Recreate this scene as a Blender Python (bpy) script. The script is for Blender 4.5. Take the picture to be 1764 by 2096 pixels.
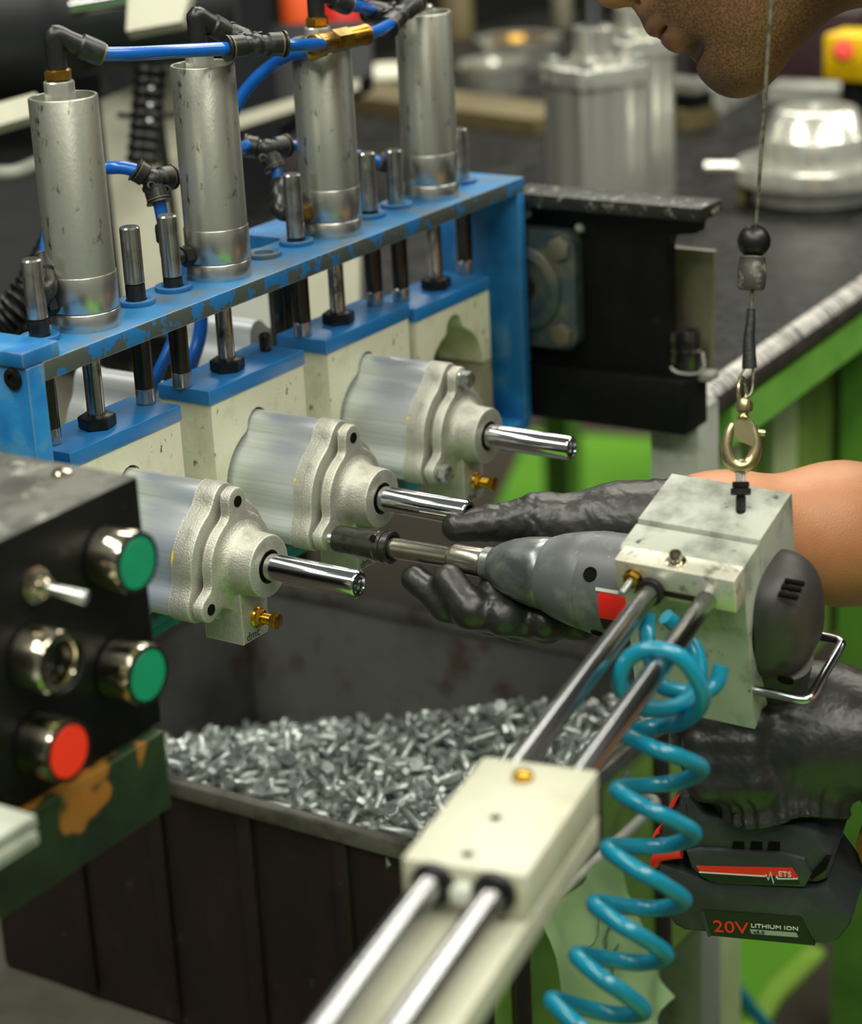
import bpy, bmesh, math, random
import numpy as np
from mathutils import Vector, Matrix, noise as mnoise
random.seed(7)
for o in list(bpy.data.objects):
    bpy.data.objects.remove(o)
SC = bpy.context.scene
COL = SC.collection
PI = math.pi

# ------------------------------------------------------------------ camera
CAM = Vector((0.0, 0.0, 1.4))
FPX, CX, CY = 4500.0, 882.0, 1048.0
_yaw, _pitch, _roll = math.radians(56.25), math.radians(20.15), math.radians(-2.95)
FWD = Vector((math.cos(_pitch)*math.sin(_yaw), math.cos(_pitch)*math.cos(_yaw), -math.sin(_pitch)))
_r0 = FWD.cross(Vector((0, 0, 1))).normalized()
_u0 = _r0.cross(FWD)
RGT = math.cos(_roll)*_r0 + math.sin(_roll)*_u0
UPV = -math.sin(_roll)*_r0 + math.cos(_roll)*_u0
cam_d = bpy.data.cameras.new('camera')
cam_d.sensor_fit = 'VERTICAL'
cam_d.sensor_height = 24.0
cam_d.lens = FPX/2096*24.0
cam_d.clip_start = 0.05
cam_d.clip_end = 60
cam_d.dof.use_dof = True
cam_d.dof.focus_distance = 1.295
cam_d.dof.aperture_fstop = 3.6
cam = bpy.data.objects.new('camera', cam_d)
COL.objects.link(cam)
m = Matrix((RGT, UPV, -FWD)).transposed().to_4x4()
m.translation = CAM
cam.matrix_world = m
SC.camera = cam

def P(x, y, d):
    """world point at measured image position (x, y) and real distance d along the lens axis"""
    return CAM + d*(FWD + RGT*((x-CX)/FPX) - UPV*((y-CY)/FPX))

# ------------------------------------------------------------------ world, lamps, exposure
SC.view_settings.view_transform = 'Standard'
SC.view_settings.look = 'None'
SC.view_settings.gamma = 1.0
SC.view_settings.exposure = 0.0
SC.view_settings.use_curve_mapping = False
W = bpy.data.worlds.new('hall_light')
W.use_nodes = True
SC.world = W
bgn = W.node_tree.nodes['Background']
bgn.inputs[0].default_value = (0.84, 0.90, 0.78, 1)
bgn.inputs[1].default_value = 0.21

def area(name, loc, target, sx, sy, power, col=(1, 0.97, 0.85)):
    l = bpy.data.lights.new(name, 'AREA')
    l.shape = 'RECTANGLE'
    l.size, l.size_y, l.energy, l.color = sx, sy, power, col
    o = bpy.data.objects.new(name, l)
    o.location = loc
    d = (Vector(target) - Vector(loc)).normalized()
    o.rotation_euler = d.to_track_quat('-Z', 'Y').to_euler()
    COL.objects.link(o)
    return o
for lx, ly, pw in ((0.7, -0.5, 38), (0.2, 1.6, 33), (2.4, 1.2, 37), (2.0, -1.0, 34), (-0.9, 0.5, 37), (-0.7, -1.3, 29), (3.9, 0.7, 31), (4.6, -1.2, 30), (4.4, 2.6, 30)):
    area('ceiling_lamp', (lx, ly, 3.3), (0.6*lx+0.4, 0.6*ly+0.3, 0.0), 1.5, 0.4, pw)

# ------------------------------------------------------------------ materials
def hexc(h):
    h = h.lstrip('#')
    c = [int(h[i:i+2], 16)/255 for i in (0, 2, 4)]
    return tuple((x/12.92 if x <= 0.04045 else ((x+0.055)/1.055)**2.4) for x in c) + (1,)

def pm(name, c1, c2=None, scale=40, lo=0.5, hi=0.6, rough=0.5, rough2=None, metal=0.0, metal2=None,
       bump=0.0, bscale=200, stretch=(1, 1, 1), c3=None, scale3=300, lo3=0.6, hi3=0.66, edge=None,
       edge_r=0.0015, edge_lo=0.93, spec=0.5, detail=4, coat=0.0):
    """procedural material: base colour c1, patches of c2, specks of c3, worn edges"""
    mt = bpy.data.materials.new(name)
    mt.use_nodes = True
    nt = mt.node_tree
    N, L = nt.nodes, nt.links
    b = N['Principled BSDF']
    b.inputs['Roughness'].default_value = rough
    b.inputs['Metallic'].default_value = metal
    b.inputs['Specular IOR Level'].default_value = spec
    b.inputs['Coat Weight'].default_value = coat
    col = hexc(c1)
    b.inputs['Base Color'].default_value = col
    tc = N.new('ShaderNodeTexCoord')
    mp = N.new('ShaderNodeMapping')
    mp.inputs['Scale'].default_value = stretch
    L.new(tc.outputs['Object'], mp.inputs['Vector'])
    def nz(sc, det=4):
        n = N.new('ShaderNodeTexNoise')
        n.inputs['Scale'].default_value = sc
        n.inputs['Detail'].default_value = det
        n.inputs['Roughness'].default_value = 0.62
        L.new(mp.outputs[0], n.inputs['Vector'])
        return n.outputs['Fac']
    def ramp(fac, a, c):
        r = N.new('ShaderNodeMapRange')
        r.inputs['From Min'].default_value = a
        r.inputs['From Max'].default_value = c
        L.new(fac, r.inputs['Value'])
        return r.outputs[0]
    cur, mask = None, None
    def mix(mask, colb):
        nonlocal cur
        mx = N.new('ShaderNodeMix')
        mx.data_type = 'RGBA'
        L.new(mask, mx.inputs['Factor'])
        if cur is None:
            mx.inputs[6].default_value = col
        else:
            L.new(cur, mx.inputs[6])
        mx.inputs[7].default_value = hexc(colb)
        cur = mx.outputs[2]
    if c2:
        mask = ramp(nz(scale, detail), lo, hi)
        mix(mask, c2)
        if rough2 is not None:
            r = N.new('ShaderNodeMapRange')
            r.inputs['To Min'].default_value, r.inputs['To Max'].default_value = rough, rough2
            L.new(mask, r.inputs['Value'])
            L.new(r.outputs[0], b.inputs['Roughness'])
        if metal2 is not None:
            r = N.new('ShaderNodeMapRange')
            r.inputs['To Min'].default_value, r.inputs['To Max'].default_value = metal, metal2
            L.new(mask, r.inputs['Value'])
            L.new(r.outputs[0], b.inputs['Metallic'])
    if c3:
        mix(ramp(nz(scale3, 3), lo3, hi3), c3)
    if edge:
        bv = N.new('ShaderNodeBevel')
        bv.samples = 4
        bv.inputs['Radius'].default_value = edge_r
        ge = N.new('ShaderNodeNewGeometry')
        dt = N.new('ShaderNodeVectorMath')
        dt.operation = 'DOT_PRODUCT'
        L.new(bv.outputs[0], dt.inputs[0])
        L.new(ge.outputs['Normal'], dt.inputs[1])
        sb = N.new('ShaderNodeMath')
        sb.operation = 'SUBTRACT'
        sb.inputs[0].default_value = 1.0
        L.new(dt.outputs['Value'], sb.inputs[1])
        ml = N.new('ShaderNodeMath')
        ml.operation = 'MULTIPLY'
        L.new(sb.outputs[0], ml.inputs[0])
        L.new(nz(90, 3), ml.inputs[1])
        mix(ramp(ml.outputs[0], (1-edge_lo)*0.5, (1-edge_lo)*0.9), edge)
    if cur is not None:
        L.new(cur, b.inputs['Base Color'])
    if bump:
        bp = N.new('ShaderNodeBump')
        bp.inputs['Strength'].default_value = bump
        bp.inputs['Distance'].default_value = 0.002
        L.new(nz(bscale, 3), bp.inputs['Height'])
        L.new(bp.outputs[0], b.inputs['Normal'])
    return mt

M = {}
M['blue'] = pm('worn_blue_paint', '#1a66a4', '#57625f', 28, 0.55, 0.58, 0.42, 0.55, edge='#8a8f8a', edge_r=0.0012, c3='#2b8fd0', scale3=14, lo3=0.5, hi3=0.7, bump=0.15, bscale=150)
M['blue_worn'] = pm('worn_blue_paint_chipped', '#1b69a8', '#464d49', 42, 0.455, 0.48, 0.45, 0.5, edge='#a8b0ae', edge_r=0.0012, bump=0.25, bscale=120)
M['blue_dusty_lit'] = pm('blue_paint_dusty_lit_top', '#2676ae', '#66665c', 30, 0.45, 0.72, 0.5, 0.7, edge='#b9c9d2', edge_r=0.0012)  # dust patches, plus the lighter blue of the lit top painted in
M['blue_plate'] = pm('blue_clamp_plate', '#1d6cac', '#3d4a50', 14, 0.50, 0.78, 0.4, 0.5, edge='#4fb2ee', edge_r=0.001, edge_lo=0.9)
M['tube_al'] = pm('scuffed_aluminium_tube', '#b8baae', '#7c7f76', 30, 0.48, 0.8, 0.34, 0.5, metal=0.85, c3='#5c5f59', scale3=150, lo3=0.60, hi3=0.70, bump=0.06, bscale=500, stretch=(1, 1, 0.5))
M['collar_al'] = pm('turned_aluminium', '#d0cec6', '#a4a39a', 50, 0.5, 0.8, 0.3, 0.38, metal=0.95)
M['brush_al'] = pm('brushed_aluminium', '#dfe4e8', '#cbd0d4', 300, 0.4, 0.65, 0.34, 0.42, metal=0.75, bump=0.06, bscale=420, stretch=(2.2, 0.03, 2.2))
M['cast_al'] = pm('cast_aluminium', '#b9b9ad', '#9a998e', 70, 0.5, 0.7, 0.46, 0.55, metal=0.62, bump=0.35, bscale=900, edge='#e6e5dc', edge_r=0.0015)
M['chrome'] = pm('chrome_rod', '#b8babc', metal=1.0, rough=0.12)
M['slide_steel'] = pm('ground_slide_steel', '#a6a8aa', metal=1.0, rough=0.2)
M['dirty_rod'] = pm('oily_steel_rod', '#b4b2aa', '#3b3834', 60, 0.52, 0.66, 0.18, 0.4, metal=0.95, stretch=(1, 1, 0.5))
M['dark_rod'] = pm('blackened_steel_rod', '#45423d', '#a19d95', 45, 0.6, 0.75, 0.28, metal=0.85, stretch=(1, 1, 0.3))
M['rod_end'] = pm('ground_steel', '#b5b4ae', '#75736d', 60, 0.5, 0.75, 0.2, metal=0.9)
M['black_steel'] = pm('black_oxide_steel', '#1b1b1a', '#34332f', 80, 0.5, 0.7, 0.38, metal=0.4)
M['delrin'] = pm('cream_plastic_scuffed', '#d2d2b8', '#a8a27e', 30, 0.5, 0.78, 0.42, 0.5, c3='#5a553f', scale3=170, lo3=0.645, hi3=0.69, bump=0.2, bscale=250, stretch=(1, 1, 0.7))
M['delrin_dirty'] = pm('cream_plastic_oily', '#8f8a72', '#5d5634', 30, 0.48, 0.66, 0.45, c3='#33301f', scale3=60, lo3=0.58, hi3=0.7)
M['brass'] = pm('brass', '#b58a3a', '#8c6a28', 60, 0.5, 0.7, 0.28, metal=0.95)
M['brass_dark'] = pm('old_brass', '#9a7a2c', '#6d561f', 60, 0.5, 0.7, 0.35, metal=0.9)
M['zinc_yellow'] = pm('yellow_zinc_plating', '#c69a36', '#a8742e', 90, 0.5, 0.65, 0.22, metal=0.95)
M['zinc'] = pm('zinc_plated_steel', '#c9cfcb', '#9da39f', 80, 0.5, 0.7, 0.26, metal=0.9)
M['fit_black'] = pm('black_fitting_plastic', '#1d1e1d', '#3c3d3a', 60, 0.55, 0.75, 0.36, 0.5, c3='#8b8a80', scale3=150, lo3=0.72, hi3=0.78)
M['fit_ring'] = pm('fitting_ring_brown', '#6f6147', rough=0.4, metal=0.3)
M['hose_blue'] = pm('blue_air_hose', '#0d58b0', '#1569c6', 30, 0.4, 0.7, 0.22, coat=0.2)
M['hose_teal'] = pm('teal_coil_hose', '#0a7894', '#0b86a4', 30, 0.4, 0.7, 0.24, coat=0.2)
M['glove'] = pm('black_nitrile_glove', '#1a1a18', '#272724', 30, 0.4, 0.7, 0.36, 0.48, bump=0.8, bscale=48, coat=0.0, spec=0.6)
M['rubber'] = pm('black_seal_rubber', '#0b0b0b', rough=0.4)
M['box_black'] = pm('black_box_enamel', '#070807', '#111210', 25, 0.5, 0.75, 0.5, 0.65, spec=0.2, c3='#33342f', scale3=70, lo3=0.66, hi3=0.78, edge='#6b6a60', edge_r=0.0015, edge_lo=0.9)
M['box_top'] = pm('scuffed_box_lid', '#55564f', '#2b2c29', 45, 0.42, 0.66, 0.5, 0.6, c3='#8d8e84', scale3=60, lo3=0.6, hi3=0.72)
M['green_plate'] = pm('dark_green_enamel_and_light', '#1d3216', '#0f1c0c', 20, 0.45, 0.7, 0.45, c3='#8a5a1c', scale3=13, lo3=0.56, hi3=0.58, edge='#5d7a40', edge_r=0.0012)  # bracket enamel; also the green light painted on the battery end face
M['btn_green'] = pm('green_button_cap', '#0a8a63', '#0c7a58', 40, 0.5, 0.7, 0.4)
M['btn_red'] = pm('red_button_cap', '#ee3518', '#e02c14', 40, 0.5, 0.7, 0.4)
M['bezel'] = pm('satin_chrome_bezel', '#cfc8b4', '#8d8672', 50, 0.55, 0.75, 0.13, metal=1.0)
M['btn_black'] = pm('black_button', '#121312', '#262724', 60, 0.5, 0.7, 0.35)
M['bin_out'] = pm('rusty_brown_bin_steel', '#1d110e', '#301a13', 14, 0.48, 0.72, 0.55, c3='#45382d', scale3=50, lo3=0.66, hi3=0.76, bump=0.3, bscale=80)
M['bin_in'] = pm('grey_bin_inside', '#6a6a68', '#453e39', 9, 0.42, 0.66, 0.6, c3='#54463f', scale3=22, lo3=0.6, hi3=0.72, bump=0.3, bscale=60)
M['bin_rim'] = pm('scuffed_bin_rim', '#6f6c66', '#3c352f', 24, 0.45, 0.7, 0.45, metal=0.4)
M['bolt'] = pm('zinc_bolt', '#c9d0cc', '#8d9694', 60, 0.45, 0.7, 0.34, metal=0.65)
M['block_cream'] = pm('cream_slide_block', '#b4b4a0', '#9c9980', 18, 0.5, 0.8, 0.4, edge='#f0efe2', edge_r=0.0012)
M['holder'] = pm('grey_white_holder_plastic', '#a9aea2', '#666a60', 30, 0.48, 0.72, 0.42, c3='#4a4a42', scale3=120, lo3=0.66, hi3=0.73)
M['clampbar'] = pm('speckled_aluminium_bar', '#cfcdbc', '#8c8a7c', 120, 0.55, 0.66, 0.36, metal=0.5, edge='#f2f1e6', edge_r=0.001)
M['tool_grey'] = pm('grey_tool_housing', '#565a5b', '#787b78', 40, 0.5, 0.75, 0.42, 0.5, c3='#8b8e88', scale3=120, lo3=0.66, hi3=0.75)
M['tool_nose'] = pm('scuffed_alloy_nose', '#8b9090', '#5f6466', 50, 0.45, 0.66, 0.32, metal=0.75, c3='#b9bdba', scale3=140, lo3=0.66, hi3=0.75)
M['tool_dark'] = pm('dark_tool_cap', '#33322f', '#3d3c39', 60, 0.5, 0.7, 0.5)
M['socket_steel'] = pm('dark_socket_steel', '#5a5a58', '#37373a', 90, 0.48, 0.66, 0.28, metal=0.85)
M['ext_steel'] = pm('extension_bar_steel', '#a6a294', '#7d7a6e', 60, 0.5, 0.7, 0.26, metal=0.95)
M['battery'] = pm('dark_battery_plastic', '#2b2f2f', '#34393a', 60, 0.5, 0.7, 0.42)
M['battery_panel'] = pm('black_battery_panel', '#121312', rough=0.4)
M['hole'] = pm('deep_hole_black', '#141310', rough=1.0, spec=0.05)
M['red'] = pm('red_stripe', '#d8231a', rough=0.4)
M['white'] = pm('off_white_print', '#c9cfc4', rough=0.5)
M['pale'] = pm('pale_grey_print', '#8d9a88', rough=0.5)
M['wire'] = pm('steel_cable', '#8f8d78', '#5e5c4c', 200, 0.45, 0.6, 0.4, metal=0.6)
M['tape'] = pm('black_tape', '#1a1a1c', rough=0.5, bump=0.3, bscale=200)
M['hook'] = pm('worn_brass_hook', '#b9ad84', '#8f8350', 90, 0.5, 0.7, 0.25, metal=0.9)
M['stopper'] = pm('dirty_rubber_stopper', '#3a3a36', '#8a8676', 90, 0.52, 0.66, 0.5)
M['machine_black'] = pm('grimy_black_iron', '#080908', '#121312', 24, 0.45, 0.7, 0.5, spec=0.22, c3='#2a2b27', scale3=90, lo3=0.66, hi3=0.78, bump=0.3, bscale=90)
M['grimy_flange'] = pm('grimy_flange_top', '#1f1f1c', '#2f2f2b', 30, 0.45, 0.7, 0.5, c3='#a0a092', scale3=120, lo3=0.58, hi3=0.7, bump=0.5, bscale=120)
M['bearing'] = pm('grimy_blue_grey_iron', '#3b4a52', '#6d6a58', 26, 0.5, 0.72, 0.4, metal=0.2, bump=0.2, bscale=90)
M['grimy_cream'] = pm('grimy_cream_steel', '#6e6b58', '#4a4535', 12, 0.45, 0.7, 0.5)
M['mat_top'] = pm('black_bench_mat', '#0e0f0f', '#1b1c1c', 30, 0.45, 0.65, 0.32, 0.5, spec=0.18, c3='#454747', scale3=80, lo3=0.6, hi3=0.72, bump=1.0, bscale=110)
M['mat_edge'] = pm('worn_mat_edge', '#c8c4bf', '#4a4744', 40, 0.5, 0.58, 0.3, metal=0.4, stretch=(9, 0.6, 0.6), bump=0.4, bscale=80)
M['mat_side'] = pm('dark_mat_side', '#2a2724', '#463f39', 60, 0.5, 0.7, 0.5)
M['green_frame'] = pm('green_bench_frame', '#74b244', '#5c9a38', 12, 0.4, 0.7, 0.45)
M['pale_green'] = pm('pale_green_post', '#c3d69c', '#b0c48a', 8, 0.4, 0.7, 0.5)
M['bin_green'] = pm('dull_green', '#86a84c', '#6d8a3c', 10, 0.4, 0.7, 0.5)  # dull green of one bin end wall and the bench door
M['floor'] = pm('painted_floor', '#4c4438', '#3a342c', 3, 0.4, 0.66, 0.6, c3='#5f4630', scale3=5, lo3=0.58, hi3=0.7)
M['floor_green'] = pm('bright_green_floor_paint', '#7cc23c', '#6bb230', 4, 0.4, 0.7, 0.45)
M['floor_edge'] = pm('light_green_floor_strip', '#a9dc5a', '#98cc4c', 6, 0.4, 0.7, 0.45)
M['concrete'] = pm('oily_concrete', '#5a574c', '#3b3a34', 8, 0.45, 0.7, 0.7)
M['wall'] = pm('dark_hall_wall', '#2d2d2a', '#3a3a35', 1.5, 0.4, 0.7, 0.8)
M['leg_grey'] = pm('grey_worn_leg', '#a4a79e', '#62635d', 16, 0.5, 0.72, 0.5)
M['skin'] = None
M['machined_al'] = pm('machined_aluminium', '#e2e2d8', '#c6c6ba', 30, 0.45, 0.75, 0.24, metal=0.75)
M['extruded_al'] = pm('extruded_aluminium', '#d6d7ce', '#b9bbb2', 60, 0.45, 0.75, 0.28, metal=0.72, stretch=(1, 1, 0.05))
M['cream_panel'] = pm('cream_machine_enamel', '#b9b8a4', '#a3a28f', 6, 0.4, 0.7, 0.5)
M['white_label'] = pm('off_white_label', '#d8d6c2', '#c4c2ae', 10, 0.4, 0.7, 0.5)
M['black_motor'] = pm('blue_black_motor', '#14171c', '#1c2026', 8, 0.4, 0.7, 0.5)
M['wood'] = pm('oily_wood', '#6d6140', '#51472d', 12, 0.4, 0.7, 0.6)
M['yellow'] = pm('yellow_enamel', '#f0c800', '#e3b900', 10, 0.4, 0.7, 0.4)
M['orange'] = pm('orange_plastic', '#ee5a1c', rough=0.5)
M['sheet'] = pm('pale_grey_sheet', '#aeb3a6', '#8e9387', 20, 0.45, 0.7, 0.5)
M['blue_cloth'] = pm('blue_work_cloth', '#2a62b0', '#21529a', 20, 0.4, 0.7, 0.8)
M['shirt'] = pm('dark_work_shirt', '#1d2430', '#161b24', 20, 0.4, 0.7, 0.85)
M['plastic_bag'] = pm('pale_green_plastic_sheet', '#c4e0ac', '#a9cb90', 9, 0.4, 0.7, 0.35)
M['ink'] = pm('dark_ink', '#2c4a2c', rough=0.6)
M['teal_paint'] = pm('chipped_teal_paint', '#1e7f8c', '#2e4a44', 50, 0.54, 0.6, 0.45)

# ------------------------------------------------------------------ mesh helpers
OFF = {}
def thing(name, label, cat, loc, group=None):
    o = bpy.data.objects.new(name, None)
    o.empty_display_size = 0.02
    COL.objects.link(o)
    o.location = loc
    OFF[o] = Vector(loc)
    o['label'], o['category'] = label, cat
    if group:
        o['group'] = group
    return o

def obj(name, bm, mat, parent=None, label=None, cat=None, group=None, kind=None, smooth=40, mods=None, base=None):
    me = bpy.data.meshes.new(name)
    if smooth is not None:
        for f in bm.faces:
            f.smooth = True
        lim = math.radians(smooth)
        for e in bm.edges:
            if len(e.link_faces) == 2 and e.calc_face_angle(0) > lim:
                e.smooth = False
    if parent is not None:
        off = OFF[parent]
    else:
        vs = [v.co for v in bm.verts]
        if base is not None:
            off = Vector(base)
        else:
            lo = Vector((min(v[i] for v in vs) for i in range(3)))
            hi = Vector((max(v[i] for v in vs) for i in range(3)))
            off = Vector(((lo.x+hi.x)/2, (lo.y+hi.y)/2, lo.z))
    bmesh.ops.translate(bm, verts=bm.verts, vec=-off)
    bm.to_mesh(me)
    bm.free()
    o = bpy.data.objects.new(name, me)
    COL.objects.link(o)
    for mt in (mat if isinstance(mat, (list, tuple)) else [mat]):
        me.materials.append(mt)
    if parent is not None:
        o.parent = parent
        OFF[o] = off
    else:
        o.location = off
        OFF[o] = off
    if label:
        o['label'] = label
    if cat:
        o['category'] = cat
    if group:
        o['group'] = group
    if kind:
        o['kind'] = kind
    return o

def frame(o, x, y):
    """matrix with origin o, local X along x, Y near y"""
    x = Vector(x).normalized()
    z = x.cross(Vector(y)).normalized()
    y = z.cross(x)
    mm = Matrix((x, y, z)).transposed().to_4x4()
    mm.translation = o
    return mm

def zframe(o, z):
    q = Vector((0, 0, 1)).rotation_difference(Vector(z).normalized())
    mm = q.to_matrix().to_4x4()
    mm.translation = o
    return mm

def B():
    return bmesh.new()

def box(bm, lo, hi, mat=None, bev=0.0, seg=2, mi=0):
    lo, hi = Vector(lo), Vector(hi)
    r = bmesh.ops.create_cube(bm, size=1)
    vs = r['verts']
    s = hi - lo
    c = (lo+hi)/2
    for v in vs:
        v.co = Vector((v.co.x*s.x, v.co.y*s.y, v.co.z*s.z)) + c
    fs = {f for v in vs for f in v.link_faces}
    for f in fs:
        f.material_index = mi
    if bev:
        es = {e for v in vs for e in v.link_edges}
        r2 = bmesh.ops.bevel(bm, geom=list(es), offset=bev, segments=seg, affect='EDGES', profile=0.5)
        vs = list({v for f in r2['faces'] for v in f.verts} | {v for v in vs if v.is_valid})
    if mat is not None:
        bmesh.ops.transform(bm, matrix=mat, verts=vs)
    return vs

def lathe(bm, prof, mat=None, seg=32, mi=0, close=True):
    """prof: list of (r, z); revolve about local Z"""
    rings = []
    for r, z in prof:
        if r < 1e-6:
            rings.append([bm.verts.new((0, 0, z))])
        else:
            rings.append([bm.verts.new((r*math.cos(2*PI*i/seg), r*math.sin(2*PI*i/seg), z)) for i in range(seg)])
    for a, b in zip(rings, rings[1:]):
        for i in range(seg):
            j = (i+1) % seg
            if len(a) == 1 and len(b) == 1:
                continue
            if len(a) == 1:
                f = bm.faces.new((a[0], b[j], b[i]))
            elif len(b) == 1:
                f = bm.faces.new((a[i], a[j], b[0]))
            else:
                f = bm.faces.new((a[i], a[j], b[j], b[i]))
            f.material_index = mi
    if close:
        for rg, rev in ((rings[0], True), (rings[-1], False)):
            if len(rg) > 1:
                f = bm.faces.new(rg[::-1] if rev else rg)
                f.material_index = mi
    vs = [v for rg in rings for v in rg]
    if mat is not None:
        bmesh.ops.transform(bm, matrix=mat, verts=vs)
    return vs

def cyl(bm, r, z0, z1, mat=None, seg=24, ch=0.0, mi=0):
    if ch:
        p = [(r-ch, z0), (r, z0+ch), (r, z1-ch), (r-ch, z1)]
    else:
        p = [(r, z0), (r, z1)]
    return lathe(bm, p, mat, seg, mi)

def rod(bm, a, b, r, seg=20, ch=0.0, mi=0):
    a, b = Vector(a), Vector(b)
    return cyl(bm, r, 0, (b-a).length, zframe(a, b-a), seg, ch, mi)

def hexn(bm, af, z0, z1, mat=None, ch=0.0, rot=0.0, hole=0.0, mi=0):
    """hexagon prism, af across flats"""
    R_ = af/math.sqrt(3)
    def ring(r, z):
        return [bm.verts.new((r*math.cos(PI/3*i+rot), r*math.sin(PI/3*i+rot), z)) for i in range(6)]
    rs = [ring(R_-ch, z0), ring(R_, z0+ch*0.6), ring(R_, z1-ch*0.6), ring(R_-ch, z1)] if ch else [ring(R_, z0), ring(R_, z1)]
    for a, b in zip(rs, rs[1:]):
        for i in range(6):
            bm.faces.new((a[i], a[(i+1) % 6], b[(i+1) % 6], b[i])).material_index = mi
    bm.faces.new(rs[0][::-1]).material_index = mi
    bm.faces.new(rs[-1]).material_index = mi
    vs = [v for r_ in rs for v in r_]
    if mat is not None:
        bmesh.ops.transform(bm, matrix=mat, verts=vs)
    return vs

def catmull(pts, n=8):
    pts = [Vector(p) for p in pts]
    if len(pts) < 3:
        return [pts[0].lerp(pts[1], i/n) for i in range(n+1)]
    q = [pts[0]*2-pts[1]] + pts + [pts[-1]*2-pts[-2]]
    out = []
    for i in range(1, len(q)-2):
        a, b, c, d = q[i-1:i+3]
        for k in range(n):
            t = k/n
            out.append(0.5*((2*b) + (c-a)*t + (2*a-5*b+4*c-d)*t*t + (3*b-a-3*c+d)*t**3))
    out.append(pts[-1])
    return out

def sweep(bm, pts, r, seg=12, mi=0, cap=True):
    """tube along pts; r a number or a function of 0..1"""
    pts = [Vector(p) for p in pts]
    n = len(pts)
    tan = [(pts[min(i+1, n-1)]-pts[max(i-1, 0)]).normalized() for i in range(n)]
    up = Vector((0, 0, 1)) if abs(tan[0].z) < 0.9 else Vector((1, 0, 0))
    nx = tan[0].cross(up).normalized()
    rings = []
    for i in range(n):
        if i:
            nx = tan[i-1].rotation_difference(tan[i]) @ nx
        ny = tan[i].cross(nx)
        rr = r(i/(n-1)) if callable(r) else r
        rings.append([bm.verts.new(pts[i] + (nx*math.cos(2*PI*k/seg) + ny*math.sin(2*PI*k/seg))*rr) for k in range(seg)])
    for a, b in zip(rings, rings[1:]):
        for k in range(seg):
            bm.faces.new((a[k], a[(k+1) % seg], b[(k+1) % seg], b[k])).material_index = mi
    if cap:
        bm.faces.new(rings[0][::-1]).material_index = mi
        bm.faces.new(rings[-1]).material_index = mi
    bmesh.ops.recalc_face_normals(bm, faces=bm.faces)
    return [v for rg in rings for v in rg]

def prism(bm, outline, z0, z1, mat=None, bev=0.0, mi=0, inset=None):
    """extrude a 2D outline (list of x, y) from z0 to z1; bev rounds the z1 rim"""
    n = len(outline)
    levels = [(z0, 0.0)]
    if bev:
        levels += [(z1-bev, 0.0), (z1-bev*0.3, bev*0.3), (z1, bev)]
    else:
        levels += [(z1, 0.0)]
    def off(k):
        if k == 0:
            return outline
        o = []
        for i in range(n):
            a, b, c = Vector(outline[i-1]), Vector(outline[i]), Vector(outline[(i+1) % n])
            t1 = (b-a).normalized()
            t2 = (c-b).normalized()
            nn = Vector((-(t1.y+t2.y), t1.x+t2.x))
            nn = nn.normalized() if nn.length > 1e-9 else Vector((-t1.y, t1.x))
            o.append(b + nn*k)
        return o
    rings = [[bm.verts.new((p[0], p[1], z)) for p in off(k)] for z, k in levels]
    for a, b in zip(rings, rings[1:]):
        for i in range(n):
            j = (i+1) % n
            bm.faces.new((a[i], a[j], b[j], b[i])).material_index = mi
    bm.faces.new(rings[0][::-1]).material_index = mi
    bm.faces.new(rings[-1]).material_index = mi
    vs = [v for rg in rings for v in rg]
    if mat is not None:
        bmesh.ops.transform(bm, matrix=mat, verts=vs)
    return vs

def torus(bm, R_, r, mat=None, seg=32, rs=10, a0=0.0, a1=2*PI):
    pts = [Vector((R_*math.cos(a0+(a1-a0)*i/seg), R_*math.sin(a0+(a1-a0)*i/seg), 0)) for i in range(seg+1)]
    full = abs(a1-a0-2*PI) < 1e-6
    rings = []
    for p in (pts[:-1] if full else pts):
        d = p.normalized()
        rings.append([bm.verts.new(p + d*r*math.cos(2*PI*k/rs) + Vector((0, 0, r*math.sin(2*PI*k/rs)))) for k in range(rs)])
    n = len(rings)
    for i in range(n if full else n-1):
        a, b = rings[i], rings[(i+1) % n]
        for k in range(rs):
            bm.faces.new((a[k], b[k], b[(k+1) % rs], a[(k+1) % rs]))
    if not full:
        bm.faces.new(rings[0])
        bm.faces.new(rings[-1][::-1])
    vs = [v for rg in rings for v in rg]
    if mat is not None:
        bmesh.ops.transform(bm, matrix=mat, verts=vs)
    return vs

def fix(bm):
    bmesh.ops.recalc_face_normals(bm, faces=bm.faces)
    return bm

def text_mesh(bm, s, size, mat, mi=0, depth=0.0002):
    cu = bpy.data.curves.new('lettering', 'FONT')
    cu.body = s
    cu.size = size
    cu.extrude = depth
    cu.resolution_u = 3
    to = bpy.data.objects.new('lettering', cu)
    me = bpy.data.meshes.new_from_object(to)
    n0 = len(bm.verts)
    bm.from_mesh(me)
    bm.verts.ensure_lookup_table()
    vs = bm.verts[n0:]
    for v in vs:
        for f in v.link_faces:
            f.material_index = mi
    bmesh.ops.transform(bm, matrix=mat, verts=vs)
    bpy.data.objects.remove(to)
    bpy.data.curves.remove(cu)
    bpy.data.meshes.remove(me)
    return vs

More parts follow.
